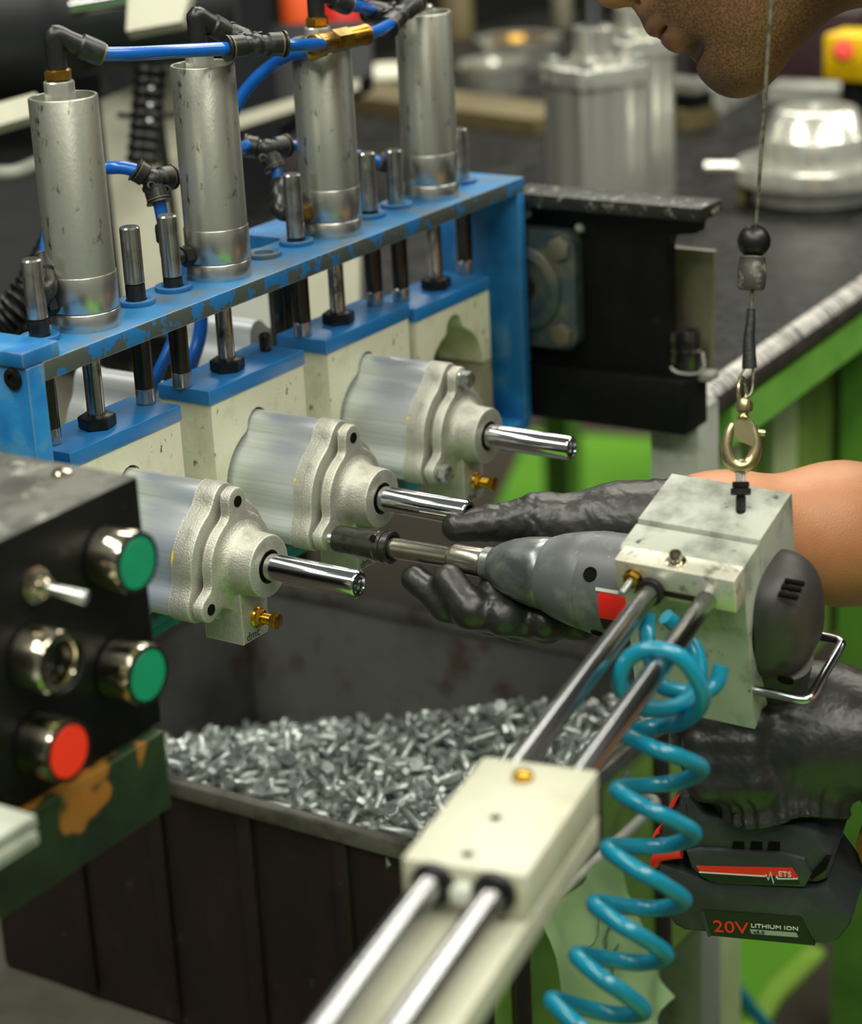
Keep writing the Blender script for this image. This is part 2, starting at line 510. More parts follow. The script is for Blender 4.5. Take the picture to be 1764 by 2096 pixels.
# implicit surfaces for bodies, hands and face
def nets(fn, lo, hi, h):
    lo, hi = np.array(lo, float), np.array(hi, float)
    n = np.ceil((hi-lo)/h).astype(int)+1
    ax = [lo[i]+h*np.arange(n[i]) for i in range(3)]
    X, Y, Z = np.meshgrid(*ax, indexing='ij')
    V = fn(np.stack([X, Y, Z], -1).reshape(-1, 3)).reshape(n)
    S = V < 0
    c = [slice(None, -1), slice(1, None)]
    cnt = np.zeros(n-1)
    acc = np.zeros(tuple(n-1)+(3,))
    for axis in range(3):
        o = [a for a in range(3) if a != axis]
        for i in (0, 1):
            for j in (0, 1):
                s0 = [None]*3
                s1 = [None]*3
                s0[axis], s1[axis] = c[0], c[1]
                s0[o[0]] = s1[o[0]] = c[i]
                s0[o[1]] = s1[o[1]] = c[j]
                a, b = V[tuple(s0)], V[tuple(s1)]
                x = (a < 0) != (b < 0)
                t = np.where(x, a/np.where(a-b == 0, 1, a-b), 0)
                cnt += x
                acc[..., axis] += np.where(x, t, 0)
                acc[..., o[0]] += np.where(x, i, 0)
                acc[..., o[1]] += np.where(x, j, 0)
    act = cnt > 0
    idx = -np.ones(tuple(n-1), int)
    idx[act] = np.arange(act.sum())
    pos = (np.argwhere(act) + acc[act]/cnt[act][:, None])*h + lo
    quads = []
    for axis in range(3):
        o = [a for a in range(3) if a != axis]
        s0 = [slice(1, -1)]*3
        s1 = [slice(1, -1)]*3
        s0[axis], s1[axis] = slice(0, -1), slice(1, None)
        a, b = S[tuple(s0)], S[tuple(s1)]
        for flip in (0, 1):
            e = np.argwhere(a & ~b if flip == 0 else ~a & b)
            if not len(e):
                continue
            base = e.copy()
            base[:, o[0]] += 1
            base[:, o[1]] += 1
            q = []
            for da, db in ((-1, -1), (0, -1), (0, 0), (-1, 0)):
                k = base.copy()
                k[:, o[0]] += da
                k[:, o[1]] += db
                q.append(idx[k[:, 0], k[:, 1], k[:, 2]])
            q = np.stack(q, 1)
            if (flip == 1) != (axis == 1):
                q = q[:, ::-1]
            quads.append(q)
    q = np.concatenate(quads)
    q = q[(q >= 0).all(1)]
    return pos, q

def from_nets(bm, fn, lo, hi, h, smooth_it=1):
    v, q = nets(fn, lo, hi, h)
    vs = [bm.verts.new(p) for p in v]
    for f in q:
        try:
            bm.faces.new([vs[i] for i in f])
        except ValueError:
            pass
    for _ in range(smooth_it):
        bmesh.ops.smooth_vert(bm, verts=vs, factor=0.4, use_axis_x=True, use_axis_y=True, use_axis_z=True)
    return vs

def caps(p, a, b, ra, rb):
    a, b = np.array(a, float), np.array(b, float)
    ab = b-a
    t = np.clip(((p-a)@ab)/(ab@ab), 0, 1)
    return np.linalg.norm(p-a-t[:, None]*ab, axis=1) - (ra+(rb-ra)*t)

def ell(p, c, r):
    q = (p-np.array(c))/np.array(r)
    k0 = np.linalg.norm(q, axis=1)
    k1 = np.linalg.norm(q/np.array(r), axis=1)
    return k0*(k0-1)/np.maximum(k1, 1e-9)

def smin(a, b, k):
    h = np.clip(0.5+0.5*(b-a)/k, 0, 1)
    return b+(a-b)*h - k*h*(1-h)

def smax(a, b, k):
    return -smin(-a, -b, k)
# ------------------------------------------------------------------ setting
bm = B(); box(bm, (-2.5, -3.5, -0.05), (7.0, 6.0, 0.0)); obj('floor', bm, M['floor'], kind='structure')
bm = B(); box(bm, (-2.5, 6.0, -0.05), (7.0, 6.1, 4.2)); obj('wall_back', bm, M['wall'], kind='structure')
bm = B(); box(bm, (7.0, -3.5, -0.05), (7.1, 6.1, 4.2)); obj('wall_right', bm, M['wall'], kind='structure')
def onp(x, y, axis, val):
    """point of the sight line through (x, y) on the plane axis = val"""
    q = FWD + RGT*((x-CX)/FPX) - UPV*((y-CY)/FPX)
    return CAM + q*((val-CAM[axis])/q[axis])
def floor_patch(pts, mt, z=0.004):
    bm = B()
    prism(bm, [tuple(onp(x, y, 2, z).xy) for x, y in pts], 0.0, z)
    return obj('floor_marking', fix(bm), mt, kind='structure')
floor_patch([(1000, 1075), (1085, 880), (1420, 905), (1420, 1075)], M['floor_green'])
floor_patch([(1380, 1560), (1764, 1600), (1764, 1760), (1650, 1935), (1590, 2015), (1520, 2140), (1380, 2140)], M['floor_green'])
floor_patch([(1660, 1930), (1688, 1945), (1602, 2035), (1540, 2140), (1500, 2140), (1570, 2015)], M['floor_edge'], 0.008)
bm = B(); prism(bm, [(-0.6, -1.3), (0.95, -1.3), (0.95, 0.45), (0.30, 0.75), (-0.6, 0.75)], 0.0, 0.004); obj('floor_marking', fix(bm), M['floor_green'], kind='structure')
# ------------------------------------------------------------------ blue clamp frame
ZB = 1.0714                      # top of the beam
CXS = [0.9242, 1.0498, 1.1728, 1.2955]
CYY = 0.851
fr = thing('cylinder_gantry', 'worn blue steel gantry frame carrying the four upright pneumatic cylinders', 'frame', (1.11, 0.846, 0.87))
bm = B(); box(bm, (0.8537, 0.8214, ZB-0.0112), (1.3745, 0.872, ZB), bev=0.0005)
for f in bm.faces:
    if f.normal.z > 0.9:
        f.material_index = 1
top = obj('beam', bm, [M['blue_worn'], M['blue_dusty_lit']], fr, label='worn blue top beam with chipped front edge')
RODS = [0.8885, 0.9738, 1.009, 1.137, 1.223, 1.2558, 1.342]
RY = 0.855
for x in RODS + [1.1012]:
    bm = B()
    lathe(bm, [(0.0066, ZB+0.0002), (0.0112, ZB+0.0002), (0.0116, ZB+0.0012), (0.0112, ZB+0.003), (0.0098, ZB+0.0034), (0.0066, ZB+0.0026), (0.0064, ZB-0.006)],
          Matrix.Translation((x, RY, 0)), 28, close=False)
    obj('bushing_ring', bm, M['blue'], fr)
    if x == 1.1012:
        bm = B(); cyl(bm, 0.0064, ZB-0.006, ZB-0.0012, Matrix.Translation((x, RY, 0)), 24)
        obj('bushing_bore', bm, M['brass_dark'], fr)
bm = B()
box(bm, (0.840, 0.8208, 0.87), (0.8533, 0.93, ZB-0.0004), bev=0.0006)
obj('end_plate', bm, M['blue'], fr)
bm = B()
mm = frame((0.842, 0.8405, 1.0655-0.0035), (0, -1, 0), (0, 0, 1))
lathe(bm, [(0.0062, 0.0), (0.0062, 0.0014), (0.0052, 0.0018), (0.003, 0.0018), (0.003, 0.0004), (0.0, 0.0004)], zframe(onp(28, 775, 0, 0.8398), (-1, 0, 0)), 24)
obj('cap_screw', fix(bm), M['black_steel'], fr)
bm = B(); box(bm, (0.838, 0.8212, ZB+0.0001), (0.868, 0.872, ZB+0.0088), bev=0.0012)
obj('cover_block', bm, M['blue'], fr)
bm = B()
box(bm, (1.3652, 0.8214, 0.886), (1.3745, 0.90, ZB-0.0112), bev=0.0005)
obj('end_plate', bm, M['blue'], fr)
bm = B()
box(bm, (1.338, 0.823, 0.878), (1.3745, 0.90, 0.886), bev=0.0005)
obj('foot_plate', bm, M['blue'], fr)
bm = B()
prism(bm, [(0.0, 0.0), (0.026, 0.0), (0.0, 0.075)], 0, 0.004, frame((1.3745, 0.835, 0.925), (1, 0, 0), (0, 0, 1)))
obj('gusset', fix(bm), M['blue'], fr)
# rear posts that carry the frame, seen between the clamps
for x, y, r in ((1.1875, 0.905, 0.0075), (1.168, 0.899, 0.0055)):
    bm = B(); rod(bm, (x, y, 0.84), (x, y, ZB-0.0112), r, 24)
    obj('rear_post', bm, M['dark_rod'], fr)
bm = B(); box(bm, (1.15, 0.872, ZB-0.0112), (1.2, 0.915, ZB-0.001)); obj('rear_bracket', bm, M['blue'], fr)
bm = B(); box(bm, (0.842, 0.834, 0.872), (1.372, 0.91, 0.8783), bev=0.0005)
obj('lower_beam', bm, M['teal_paint'], fr, label='chipped teal lower beam under the clamped cylinders')

# ------------------------------------------------------------------ pneumatic cylinders
CYL_LAB = ['nearest scuffed silver pneumatic cylinder, left end of the blue beam',
           'second scuffed pneumatic cylinder, with dark port nut beside its collar',
           'third upright pneumatic cylinder, behind the brass inline connector',
           'farthest pneumatic cylinder, at the right end of the blue beam']
TOPZ = [1.2042, 1.2026, 1.2001, 1.2001]
for i, (x, zt) in enumerate(zip(CXS, TOPZ)):
    t = thing('pneumatic_cylinder', CYL_LAB[i], 'cylinder', (x, CYY, ZB), 'upright pneumatic cylinders on the beam')
    mt = Matrix.Translation((x, CYY, 0))
    bm = B()
    lathe(bm, [(0.0202, ZB), (0.0204, ZB+0.0008), (0.0204, ZB+0.0098), (0.0200, ZB+0.0103)], mt, 56)
    obj('base_ring', bm, M['collar_al'], t)
    bm = B()
    lathe(bm, [(0.0188, ZB+0.0103), (0.0188, ZB+0.0109), (0.0200, ZB+0.0110), (0.0203, ZB+0.0115), (0.0203, ZB+0.0314), (0.0200, ZB+0.0319)], mt, 56)
    obj('collar', bm, M['collar_al'], t)
    bm = B()
    lathe(bm, [(0.0199, ZB+0.0319), (0.0197, ZB+0.0326), (0.0197, zt-0.0006), (0.0192, zt), (0.0178, zt), (0.0174, zt-0.0006), (0.0174, zt-0.02), (0.0, zt-0.02)], mt, 56)
    obj('tube', bm, M['tube_al'], t)
    bm = B()
    hz = [0.0085, 0.006, 0.0075, 0.005][i]
    lathe(bm, [(0.0087, zt-0.02), (0.0087, zt+hz-0.0006), (0.0081, zt+hz), (0.0, zt+hz)], mt @ Matrix.Translation((-0.001, 0.001, 0)), 32)
    obj('end_port', bm, M['machined_al'], t)
    # rear air port with its nut
    if i < 3:
        bm = B()
        d = Vector((-0.92, 0.30, 0)).normalized()
        a = Vector((x, CYY, ZB+0.0165)) + d*0.018
        cyl(bm, 0.0042, 0, 0.006, zframe(a, d), 16)
        hexn(bm, 0.0115, 0.0025, 0.0085, zframe(a, d), 0.0008)
        cyl(bm, 0.0048, 0.0085, 0.014, zframe(a, d), 16, 0.0006)
        obj('port_nut', fix(bm), M['fit_black'] if i < 2 else M['brass_dark'], t)

# ------------------------------------------------------------------ clamp heads (plate, jaw, rods)
PXC = [0.929, 1.057, 1.182, 1.2895]
PZ = [1.009, 1.0095, 1.009, 1.0035]
AX = [0.929, 1.0535, 1.178, 1.2895]
AZ = [0.9385, 0.9385, 0.942, 0.940]
PY0, PY1 = 0.8325, 0.8735
CL_LAB = ['nearest clamp head, blue plate on a cream jaw, behind the black control box',
          'second clamp head, blue plate with a threaded stud on a cream scuffed jaw',
          'third clamp head, blue plate and cream jaw on the cylinder with hex bolts',
          'empty clamp head at the far end, blue plate over an oily cream jaw']
def jaw_outline(up, hw, zin, zout, r, notch):
    """front outline of a jaw: flat block with an arch and a small notch; up=1 hangs from above"""
    pts = []
    pts += [(-hw, zout), (-hw, zin)]
    n = 18
    a0 = math.asin(min(1, zin*up/r)) if zin*up > 0 else 0.0
    for k in range(n+1):
        a = PI - a0 - (PI-2*a0)*k/n
        x, z = r*math.cos(a), r*math.sin(a)*up
        if notch and abs(x) < 0.0105:
            continue
        pts.append((x, z))
        if notch and k < n:
            a2 = PI - a0 - (PI-2*a0)*(k+1)/n
            if x < -0.0105 <= r*math.cos(a2) and r*math.cos(a2) < 0.0105:
                for q in range(9):
                    b = PI - PI*q/8
                    pts.append((0.0105*math.cos(b), up*(0.0368+0.0105*math.sin(b))))
    pts += [(hw, zin), (hw, zout)]
    return pts
for i in range(4):
    t = thing('jaw_clamp', CL_LAB[i], 'clamp', (PXC[i], 0.853, 0.93), 'clamp heads hanging from the beam')
    x, z = PXC[i], PZ[i]
    bm = B()
    box(bm, (x-0.0503, PY0, z-0.0096), (x+0.0503, PY1, z), bev=0.0006)
    obj('clamp_plate', bm, M['blue_plate'], t)
    bm = B()
    ax, az = AX[i], AZ[i]
    ol = jaw_outline(1, 0.0488, 0.0008, z-0.0096-az, 0.0368, True)
    ol = [(p[0]+(0 if abs(p[0]) < 0.0487 else x-ax), p[1]) for p in ol]
    prism(bm, ol[::-1], 0, PY1-PY0-0.0015, frame((ax, PY0+0.0008, az), (1, 0, 0), (0, 0, 1)) @ Matrix.Rotation(0, 4, 'Z') @ Matrix.Scale(-1, 4, (0, 0, 1)), mi=0)
    obj('jaw', fix(bm), M['delrin'], t)
    # piston rod, hexagon nut
    cx = CXS[i]
    bm = B(); rod(bm, (cx, CYY, z), (cx, CYY, ZB-0.0112), 0.0054, 24)
    obj('piston_rod', bm, M['dirty_rod'], t)
    bm = B(); hexn(bm, 0.0195, z, z+0.0078, Matrix.Translation((cx, CYY, 0)), 0.0012, rot=0.25)
    obj('hex_nut', fix(bm), M['black_steel'], t)
    gx = [[RODS[0], RODS[1]], [RODS[2]], [RODS[3], RODS[4]], [RODS[5], RODS[6]]][i]
    tops = {0: [1.1185, 1.1185], 1: [1.118], 2: [1.118, 1.116], 3: [1.1115, 1.111]}[i]
    for g, tz in zip(gx, tops):
        bm = B(); cyl(bm, 0.0061, 1.0835-0.004*i, tz, Matrix.Translation((g, RY, 0)), 24, 0.0009)
        gr = obj('guide_rod', bm, M['rod_end'], t)
        bm = B(); cyl(bm, 0.0060, z+0.010, 1.0835-0.004*i, Matrix.Translation((g, RY, 0)), 24)
        obj('rod_shank', bm, M['dark_rod'], gr, label='dark oily lower length of the guide rod')
        bm = B(); cyl(bm, 0.0061, z, z+0.010, Matrix.Translation((g, RY, 0)), 24, 0.0006)
        obj('rod_foot', bm, M['rod_end'], gr)
    if i == 1:
        bm = B()
        lathe(bm, [(0.0036, z), (0.0036, z+0.0105), (0.0028, z+0.0118)] , Matrix.Translation((1.0955, RY, 0)), 18)
        for k in range(7):
            torus(bm, 0.0036, 0.0005, Matrix.Translation((1.0955, RY, z+0.002+k*0.0013)), 18, 5)
        obj('threaded_stud', fix(bm), M['black_steel'], t)
bm = B(); box(bm, (PXC[3]-0.046, PY1+0.001, 0.8885), (PXC[3]+0.046, PY1+0.014, 0.975), bev=0.001)
obj('stop_block', bm, M['delrin_dirty'], None, label='oily stop block visible through the arch of the empty clamp', cat='block')
# lower jaws on the lower beam
LJ_LAB = ['cream lower jaw under the nearest clamped cylinder', 'cream lower jaw under the middle clamped cylinder',
          'cream lower jaw under the cylinder with hex bolts', 'oily cream lower jaw of the empty clamp, far end']
for i in range(4):
    bm = B()
    ax, az, x = AX[i], AZ[i], PXC[i]
    ol = jaw_outline(-1, 0.0488, -0.0008, 0.8885-az, 0.0368, False)
    ol = [(p[0]+(0 if abs(p[0]) < 0.0487 else x-ax), p[1]) for p in ol]
    prism(bm, ol, 0, PY1-PY0-0.0015, frame((ax, PY0+0.0008, az), (1, 0, 0), (0, 0, 1)) @ Matrix.Scale(-1, 4, (0, 0, 1)))
    t = thing('lower_jaw', LJ_LAB[i], 'jaw', (x, 0.853, 0.8785), 'lower jaws on the lower beam')
    obj('jaw', fix(bm), M['delrin_dirty'] if i == 3 else M['delrin'], t)
    bm = B(); box(bm, (x-0.0495, PY0+0.0002, 0.8785), (x+0.0495, PY1, 0.8885), bev=0.0005)
    obj('jaw_plate', bm, M['teal_paint'], t)

# ------------------------------------------------------------------ clamped brake cylinders (the workpieces)
def lobed(r, lr, ld, angs, fil=8, n=200):
    """disc of radius r with round lugs (radius lr at distance ld), blended"""
    out = []
    for k in range(n):
        a = 2*PI*k/n
        d = Vector((math.cos(a), math.sin(a)))
        lo, hi = 0.0, 0.08
        for _ in range(22):
            mid = (lo+hi)/2
            p = d*mid
            s = p.length - r
            for an in angs:
                c = Vector((math.cos(an), math.sin(an)))*ld
                q = (p-c).length - lr
                kk = 0.010
                h = max(0.0, min(1.0, 0.5+0.5*(q-s)/kk))
                s = q+(s-q)*h - kk*h*(1-h)
            if s < 0:
                lo = mid
            else:
                hi = mid
        out.append((d.x*lo, d.y*lo))
    return out
LUG = [math.radians(a) for a in (90, 210, 330)]
OUT_BACK = lobed(0.0362, 0.0098, 0.0370, LUG)
OUT_FRONT = lobed(0.0292, 0.0082, 0.0370, LUG)
OUT_NECK = lobed(0.0262, 0.0058, 0.0362, LUG)
WP_LAB = ['nearest clamped aluminium brake cylinder, with yellow port bolt, beside the control box',
          'middle clamped aluminium brake cylinder, being bolted by the nutrunner socket',
          'farthest clamped aluminium brake cylinder, with two bright hex bolts in its flange']
def brake_cylinder(i, x, z, yf=0.7475, label=None, group='clamped brake cylinders', rear=0.875, port=True, screw=True):
    t = thing('brake_cylinder', label, 'cylinder', (x, yf+0.02, z-0.045), group)
    fm = frame((x, yf, z), (1, 0, 0), (0, 0, 1))      # local x right, y up, z = toward -Y
    # extruded tube with three ribs
    bm = B()
    prism(bm, lobed(0.0338, 0.0086, 0.0370, LUG), -(rear-yf), -0.021, fm)
    obj('tube', fix(bm), M['brush_al'], t)
    bm = B()
    prism(bm, OUT_BACK, -0.0235, -0.0165, fm)
    prism(bm, lobed(0.0357, 0.0093, 0.0370, LUG), -0.0168, -0.0160, fm)
    prism(bm, OUT_BACK, -0.0163, -0.009, fm, bev=0.0015)
    prism(bm, OUT_NECK, -0.010, -0.0055, fm)
    prism(bm, OUT_FRONT, -0.0062, 0.0, fm, bev=0.0016)
    obj('flange', fix(bm), M['cast_al'], t)
    for a in LUG:
        c = Vector((math.cos(a), math.sin(a)))*0.0370
        bm = B()
        lathe(bm, [(0.0034, 0.0006), (0.0031, -0.004), (0.0, -0.004)], fm @ Matrix.Translation((c.x, c.y, -0.0002)), 18, close=False)
        cyl(bm, 0.00335, 0.0, 0.00035, fm @ Matrix.Translation((c.x, c.y, 0)), 18)
        if not (i == 2) and not (i == 1 and a == LUG[1]):
            obj('lug_hole', fix(bm), M['hole'], t)
        else:
            bm.free()
    # boss with fillet, dark seal, rod
    bm = B()
    lathe(bm, [(0.0275, -0.0008), (0.0225, 0.0006), (0.0202, 0.003), (0.0192, 0.006), (0.0186, 0.0183), (0.0182, 0.0192), (0.0172, 0.0195), (0.0102, 0.0195), (0.0102, 0.0150), (0.0, 0.0150)], fm, 48, close=False)
    obj('boss', fix(bm), M['cast_al'], t)
    bm = B()
    lathe(bm, [(0.0102, 0.0193), (0.0098, 0.0199), (0.0086, 0.0189), (0.0084, 0.0155)], fm, 40, close=False)
    obj('rod_seal', fix(bm), M['rubber'], t)
    bm = B()
    L0 = 0.0825
    lathe(bm, [(0.0081, 0.006), (0.0081, L0-0.0012), (0.0071, L0), (0.0054, L0), (0.0050, L0-0.001)] +
          [(0.0050+0.0005*(k % 2), L0-0.001-0.0011*(k+1)) for k in range(9)] + [(0.0, L0-0.013)], fm, 40, close=False)
    obj('piston_rod', fix(bm), M['chrome'], t)
    # air port block hanging below the boss
    if port:
        bm = B()
        ol = [(-0.0125, -0.010), (-0.0125, -0.0475), (0.0105, -0.0475), (0.0125, -0.044), (0.0125, -0.010)]
        prism(bm, ol, -0.022, 0.0062, fm, bev=0.0008)
        obj('port_block', fix(bm), M['cast_al'], t)
        if screw:
            bm = B()
            c = fm @ Matrix.Translation((0.0015, -0.0345, 0.0062))
            lathe(bm, [(0.0062, 0.0), (0.0064, 0.0008), (0.0056, 0.0018), (0.0, 0.0018)], c, 24)
            hexn(bm, 0.0088, 0.0014, 0.0048, c, 0.0006)
            lathe(bm, [(0.0028, 0.0048), (0.0028, 0.0120)], c, 16)
            for k in range(6):
                torus(bm, 0.0028, 0.00045, c @ Matrix.Translation((0, 0, 0.0054+k*0.0011)), 16, 5)
            hexn(bm, 0.0092, 0.0115, 0.0156, c, 0.0007, rot=0.3)
            obj('port_bolt', fix(bm), M['zinc_yellow'], t)
        bm = B()
        text_mesh(bm, 'dmc', 0.0074, fm @ Matrix.Translation((-0.0098, -0.0462, 0.0063)), depth=0.00015)
        obj('cast_lettering', bm, M['tool_dark'], t)
    return t
YF = [0.754, 0.759, 0.757]
for i in range(3):
    t = brake_cylinder(i, AX[i], AZ[i], YF[i], label=WP_LAB[i])
    fm = frame((AX[i], YF[i], AZ[i]), (1, 0, 0), (0, 0, 1))
    if i in (0, 1, 2):
        bm = B()
        sp = 26 if i == 0 else 8
        sweep(bm, [fm @ Vector((0.0352*math.cos(math.radians(150+sp*k/8)), 0.0352*math.sin(math.radians(150+sp*k/8)), -0.0232)) for k in range(9)], lambda q: 0.0004+0.0009*math.sin(PI*q), 8)
        obj('yellow_dab', bm, M['yellow'], t)
    if i == 2:
        for a in LUG:
            c = fm @ Matrix.Translation((0.037*math.cos(a), 0.037*math.sin(a), 0))
            b = thing('hex_bolt', ['bright zinc hex bolt at the top of the farthest flange', 'bright zinc hex bolt at the lower left of the farthest flange', 'bright zinc hex bolt hidden low on the farthest flange, under its boss'][LUG.index(a)], 'bolt', c @ Vector((0, 0, 0)), 'hex bolts in the farthest flange')
            bm = B()
            lathe(bm, [(0.0066, 0.0002), (0.0066, 0.0014), (0.0058, 0.0016)], c, 24)
            obj('washer_flange', bm, M['zinc'], b)
            bm = B(); hexn(bm, 0.0104, 0.0015, 0.0072, c, 0.0008, rot=0.2)
            obj('bolt_head', fix(bm), M['zinc'], b)
# bolt being driven
a = LUG[1]
fm = frame((AX[1], YF[1], AZ[1]), (1, 0, 0), (0, 0, 1)) @ Matrix.Translation((0.037*math.cos(a), 0.037*math.sin(a), 0))
LUGP = fm @ Vector((0, 0, 0))
bm = B()
cyl(bm, 0.0029, -0.003, 0.009, fm, 18)
for k in range(9):
    torus(bm, 0.0029, 0.0004, fm @ Matrix.Translation((0, 0, 0.0006+k*0.0009)), 18, 5)
tg = obj('driven_bolt', fix(bm), M['zinc'], label='zinc bolt half driven into the middle flange by the socket', cat='bolt')
# two finished cylinders lying on the bench behind the clamps
for k, (px, py, d) in enumerate(((235, 868, 1.50), (455, 752, 1.60))):
    c = P(px, py, d)
    t = thing('finished_cylinder', ['silver cylinder end with yellow dab, behind the nearest clamp', 'silver cylinder end, behind the second clamp and blue hoses'][k], 'cylinder', c, 'finished cylinders behind the clamps')
    fm = frame(c, (1, 0, 0), (0, 0, 1))
    fm = fm @ Matrix.Rotation(0.35, 4, 'Z')
    bm = B(); prism(bm, lobed(0.0338, 0.0086, 0.0370, LUG), 0.0, 0.045, fm); obj('tube', fix(bm), M['brush_al'], t)
    bm = B(); prism(bm, OUT_BACK, -0.012, 0.0, fm); obj('flange', fix(bm), M['brush_al'], t)
    bm = B(); bmesh.ops.create_icosphere(bm, subdivisions=2, radius=0.0032, matrix=fm @ Matrix.Translation((0.0, 0.046, -0.006)))
    obj('yellow_dab', bm, M['yellow'], t)
# ------------------------------------------------------------------ control box
BY = 0.660
t = thing('control_box', 'black scuffed control box with green, black and red push buttons and a toggle switch', 'control box', (0.62, 0.76, 0.937))
bm = B()
box(bm, (0.42, BY, 0.937), (0.7405, 0.90, 1.0652), bev=0.0012)
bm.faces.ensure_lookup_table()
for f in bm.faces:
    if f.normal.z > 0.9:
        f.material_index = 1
obj('body', bm, [M['box_black'], M['box_top']], t)
c = onp(128, 971, 2, 1.0652)
bm = B(); lathe(bm, [(0.0052, 0.0), (0.0050, 0.0016), (0.0036, 0.0028), (0.0, 0.0032)], Matrix.Translation((c.x, c.y, 1.0650)), 20)
obj('lid_screw', bm, M['bezel'], t)
FN = (0, -1, 0)
def on_face(x, y, out=0.0):
    return onp(x, y, 1, BY-out)
def button(px, py, capm, label, hole=False):
    c = on_face(px, py, 0.019)
    c.y = BY
    fm = frame(c, (1, 0, 0), (0, 0, 1))
    bm = B()
    if hole:
        lathe(bm, [(0.0150, 0.0), (0.0150, 0.0165), (0.0140, 0.0178), (0.0108, 0.0178), (0.0102, 0.0165), (0.0098, 0.010)], fm, 40, close=False)
    else:
        lathe(bm, [(0.0150, 0.0), (0.0150, 0.0175), (0.0143, 0.0188), (0.0132, 0.0188), (0.0128, 0.017)], fm, 40, close=False)
    b = obj('push_button', fix(bm), M['bezel'], t, label=label)
    bm = B()
    if hole:
        lathe(bm, [(0.0, 0.0085), (0.0105, 0.0085), (0.0099, 0.0105)], fm, 32, close=False)
    else:
        lathe(bm, [(0.0129, 0.014), (0.0129, 0.0190), (0.0122, 0.0197), (0.0, 0.0199)], fm, 40, close=False)
    obj('button_cap', fix(bm), capm, b)
    bm = B()
    lathe(bm, [(0.0153, 0.0), (0.0153, 0.0015), (0.0151, 0.0015)], fm, 40, close=False)
    lathe(bm, [(0.0145, 0.0184), (0.0146, 0.0196), (0.0131, 0.0200), (0.0129, 0.0188)], fm, 40, close=False)
    obj('rubber_ring', fix(bm), M['rubber'], b)
button(280, 1152, M['btn_green'], 'green push button nearest the top of the control box')
button(302, 1382, M['btn_green'], 'green push button halfway down the control box')
button(128, 1358, M['btn_black'], 'hollow black push button with chrome bezel', True)
button(140, 1538, M['btn_red'], 'red push button')
c = on_face(85, 1200, 0.004); c.y = BY
fm = frame(c, (1, 0, 0), (0, 0, 1))
bm = B(); lathe(bm, [(0.0085, 0), (0.0085, 0.0012), (0.006, 0.0014)], fm, 24); hexn(bm, 0.0125, 0.0012, 0.0042, fm, 0.0006); cyl(bm, 0.0042, 0.004, 0.0085, fm, 18, 0.0005)
sw = obj('toggle_switch', fix(bm), M['bezel'], t)
bm = B()
d = Vector((0.32, -0.92, -0.22)).normalized()
sweep(bm, [c+Vector((0, -0.006, 0)), c+Vector((0, -0.007, 0))+d*0.008, c+Vector((0, -0.007, 0))+d*0.019], lambda q: 0.0022+0.0013*q, 14)
obj('toggle_lever', bm, M['zinc'], sw)
# green plate under the box
GX = 0.7345
bm = B(); box(bm, (0.40, 0.654, 0.8945), (GX, 0.90, 0.9362), bev=0.0008)
obj('bracket_plate', bm, M['green_plate'], None, label='dark green bracket with chipped yellow paint under the control box', cat='bracket')
# pale sheets at the lower left
q0 = P(71, 1668, 0.93)
for k in range(4):
    z = q0.z - 0.0037*k
    bm = B()
    e = [0.0, 0.0012, -0.0006, 0.0008][k]
    box(bm, (q0.x-0.22, q0.y-0.0006+e, z-0.0026), (q0.x+e, q0.y+0.24, z), bev=0.0003)
    obj('sheet', bm, M['sheet'], None, label=['top pale grey sheet of the small stack under the red button', 'second pale grey sheet from the top of the stack',
        'third pale grey sheet from the top of the stack', 'lowest pale grey sheet of the stack under the red button'][k], cat='sheet', group='stack of pale sheets')
# the stack rests on a shelf bracket fixed to the plate
bm = B(); box(bm, (q0.x-0.20, q0.y+0.03, q0.z-0.0170), (q0.x-0.03, q0.y+0.24, q0.z-0.0139)); box(bm, (q0.x-0.19, 0.64, q0.z-0.03), (q0.x-0.04, 0.654, q0.z-0.0138))
obj('shelf_bracket', bm, M['machine_black'], None, label='narrow dark shelf bracket under the stack of sheets', cat='bracket')

# ------------------------------------------------------------------ bolt bin
X0, X1, Y0, Y1 = 1.058, 1.400, 0.678, 1.135
ZR, ZBIN = 0.694, 0.484
t = thing('bolt_bin', 'rusty brown ribbed steel bin full of zinc bolts under the clamped cylinders', 'bin', (1.23, 0.84, ZBIN))
w = 0.004
bm = B()
box(bm, (X0+0.004, Y0+0.004, ZBIN), (X0+0.004+w, Y1, ZR-0.002))
obj('side_wall', bm, [M['bin_out']], t)
bm = B()
box(bm, (X1-w, Y0+0.004, ZBIN), (X1, Y1, ZR-0.002))
obj('side_wall', bm, [M['bin_in']], t)
bm = B()
box(bm, (X0+0.004+w, Y1-w, ZBIN), (X1-w, Y1, ZR-0.002))
obj('end_wall', bm, [M['bin_in']], t)
bm = B()
box(bm, (X0+0.004+w, Y0+0.004, ZBIN), (X1-w, Y0+0.004+w, ZR-0.002))
obj('end_wall', bm, [M['bin_green']], t)
bm = B(); box(bm, (X0+0.005, Y0+0.005, ZBIN-0.003), (X1-0.001, Y1-0.001, ZBIN+0.001)); obj('bottom', bm, M['bin_out'], t)
for y in [0.715, 0.797, 0.879, 0.961, 1.043]:
    bm = B(); box(bm, (X0-0.0005, y-0.0065, ZBIN+0.004), (X0+0.0045, y+0.0065, ZR-0.0135), bev=0.0022)
    obj('rib', bm, M['bin_out'], t)
for x in [1.098, 1.203, 1.308]:
    bm = B(); box(bm, (x-0.0105, Y0-0.0005, ZBIN+0.004), (x+0.0105, Y0+0.0045, ZR-0.0135), bev=0.0022)
    obj('rib', bm, M['bin_out'], t)
def rim(lo, hi):
    bm = B(); box(bm, lo, hi, bev=0.0018)
    obj('rim', bm, M['bin_rim'], t)
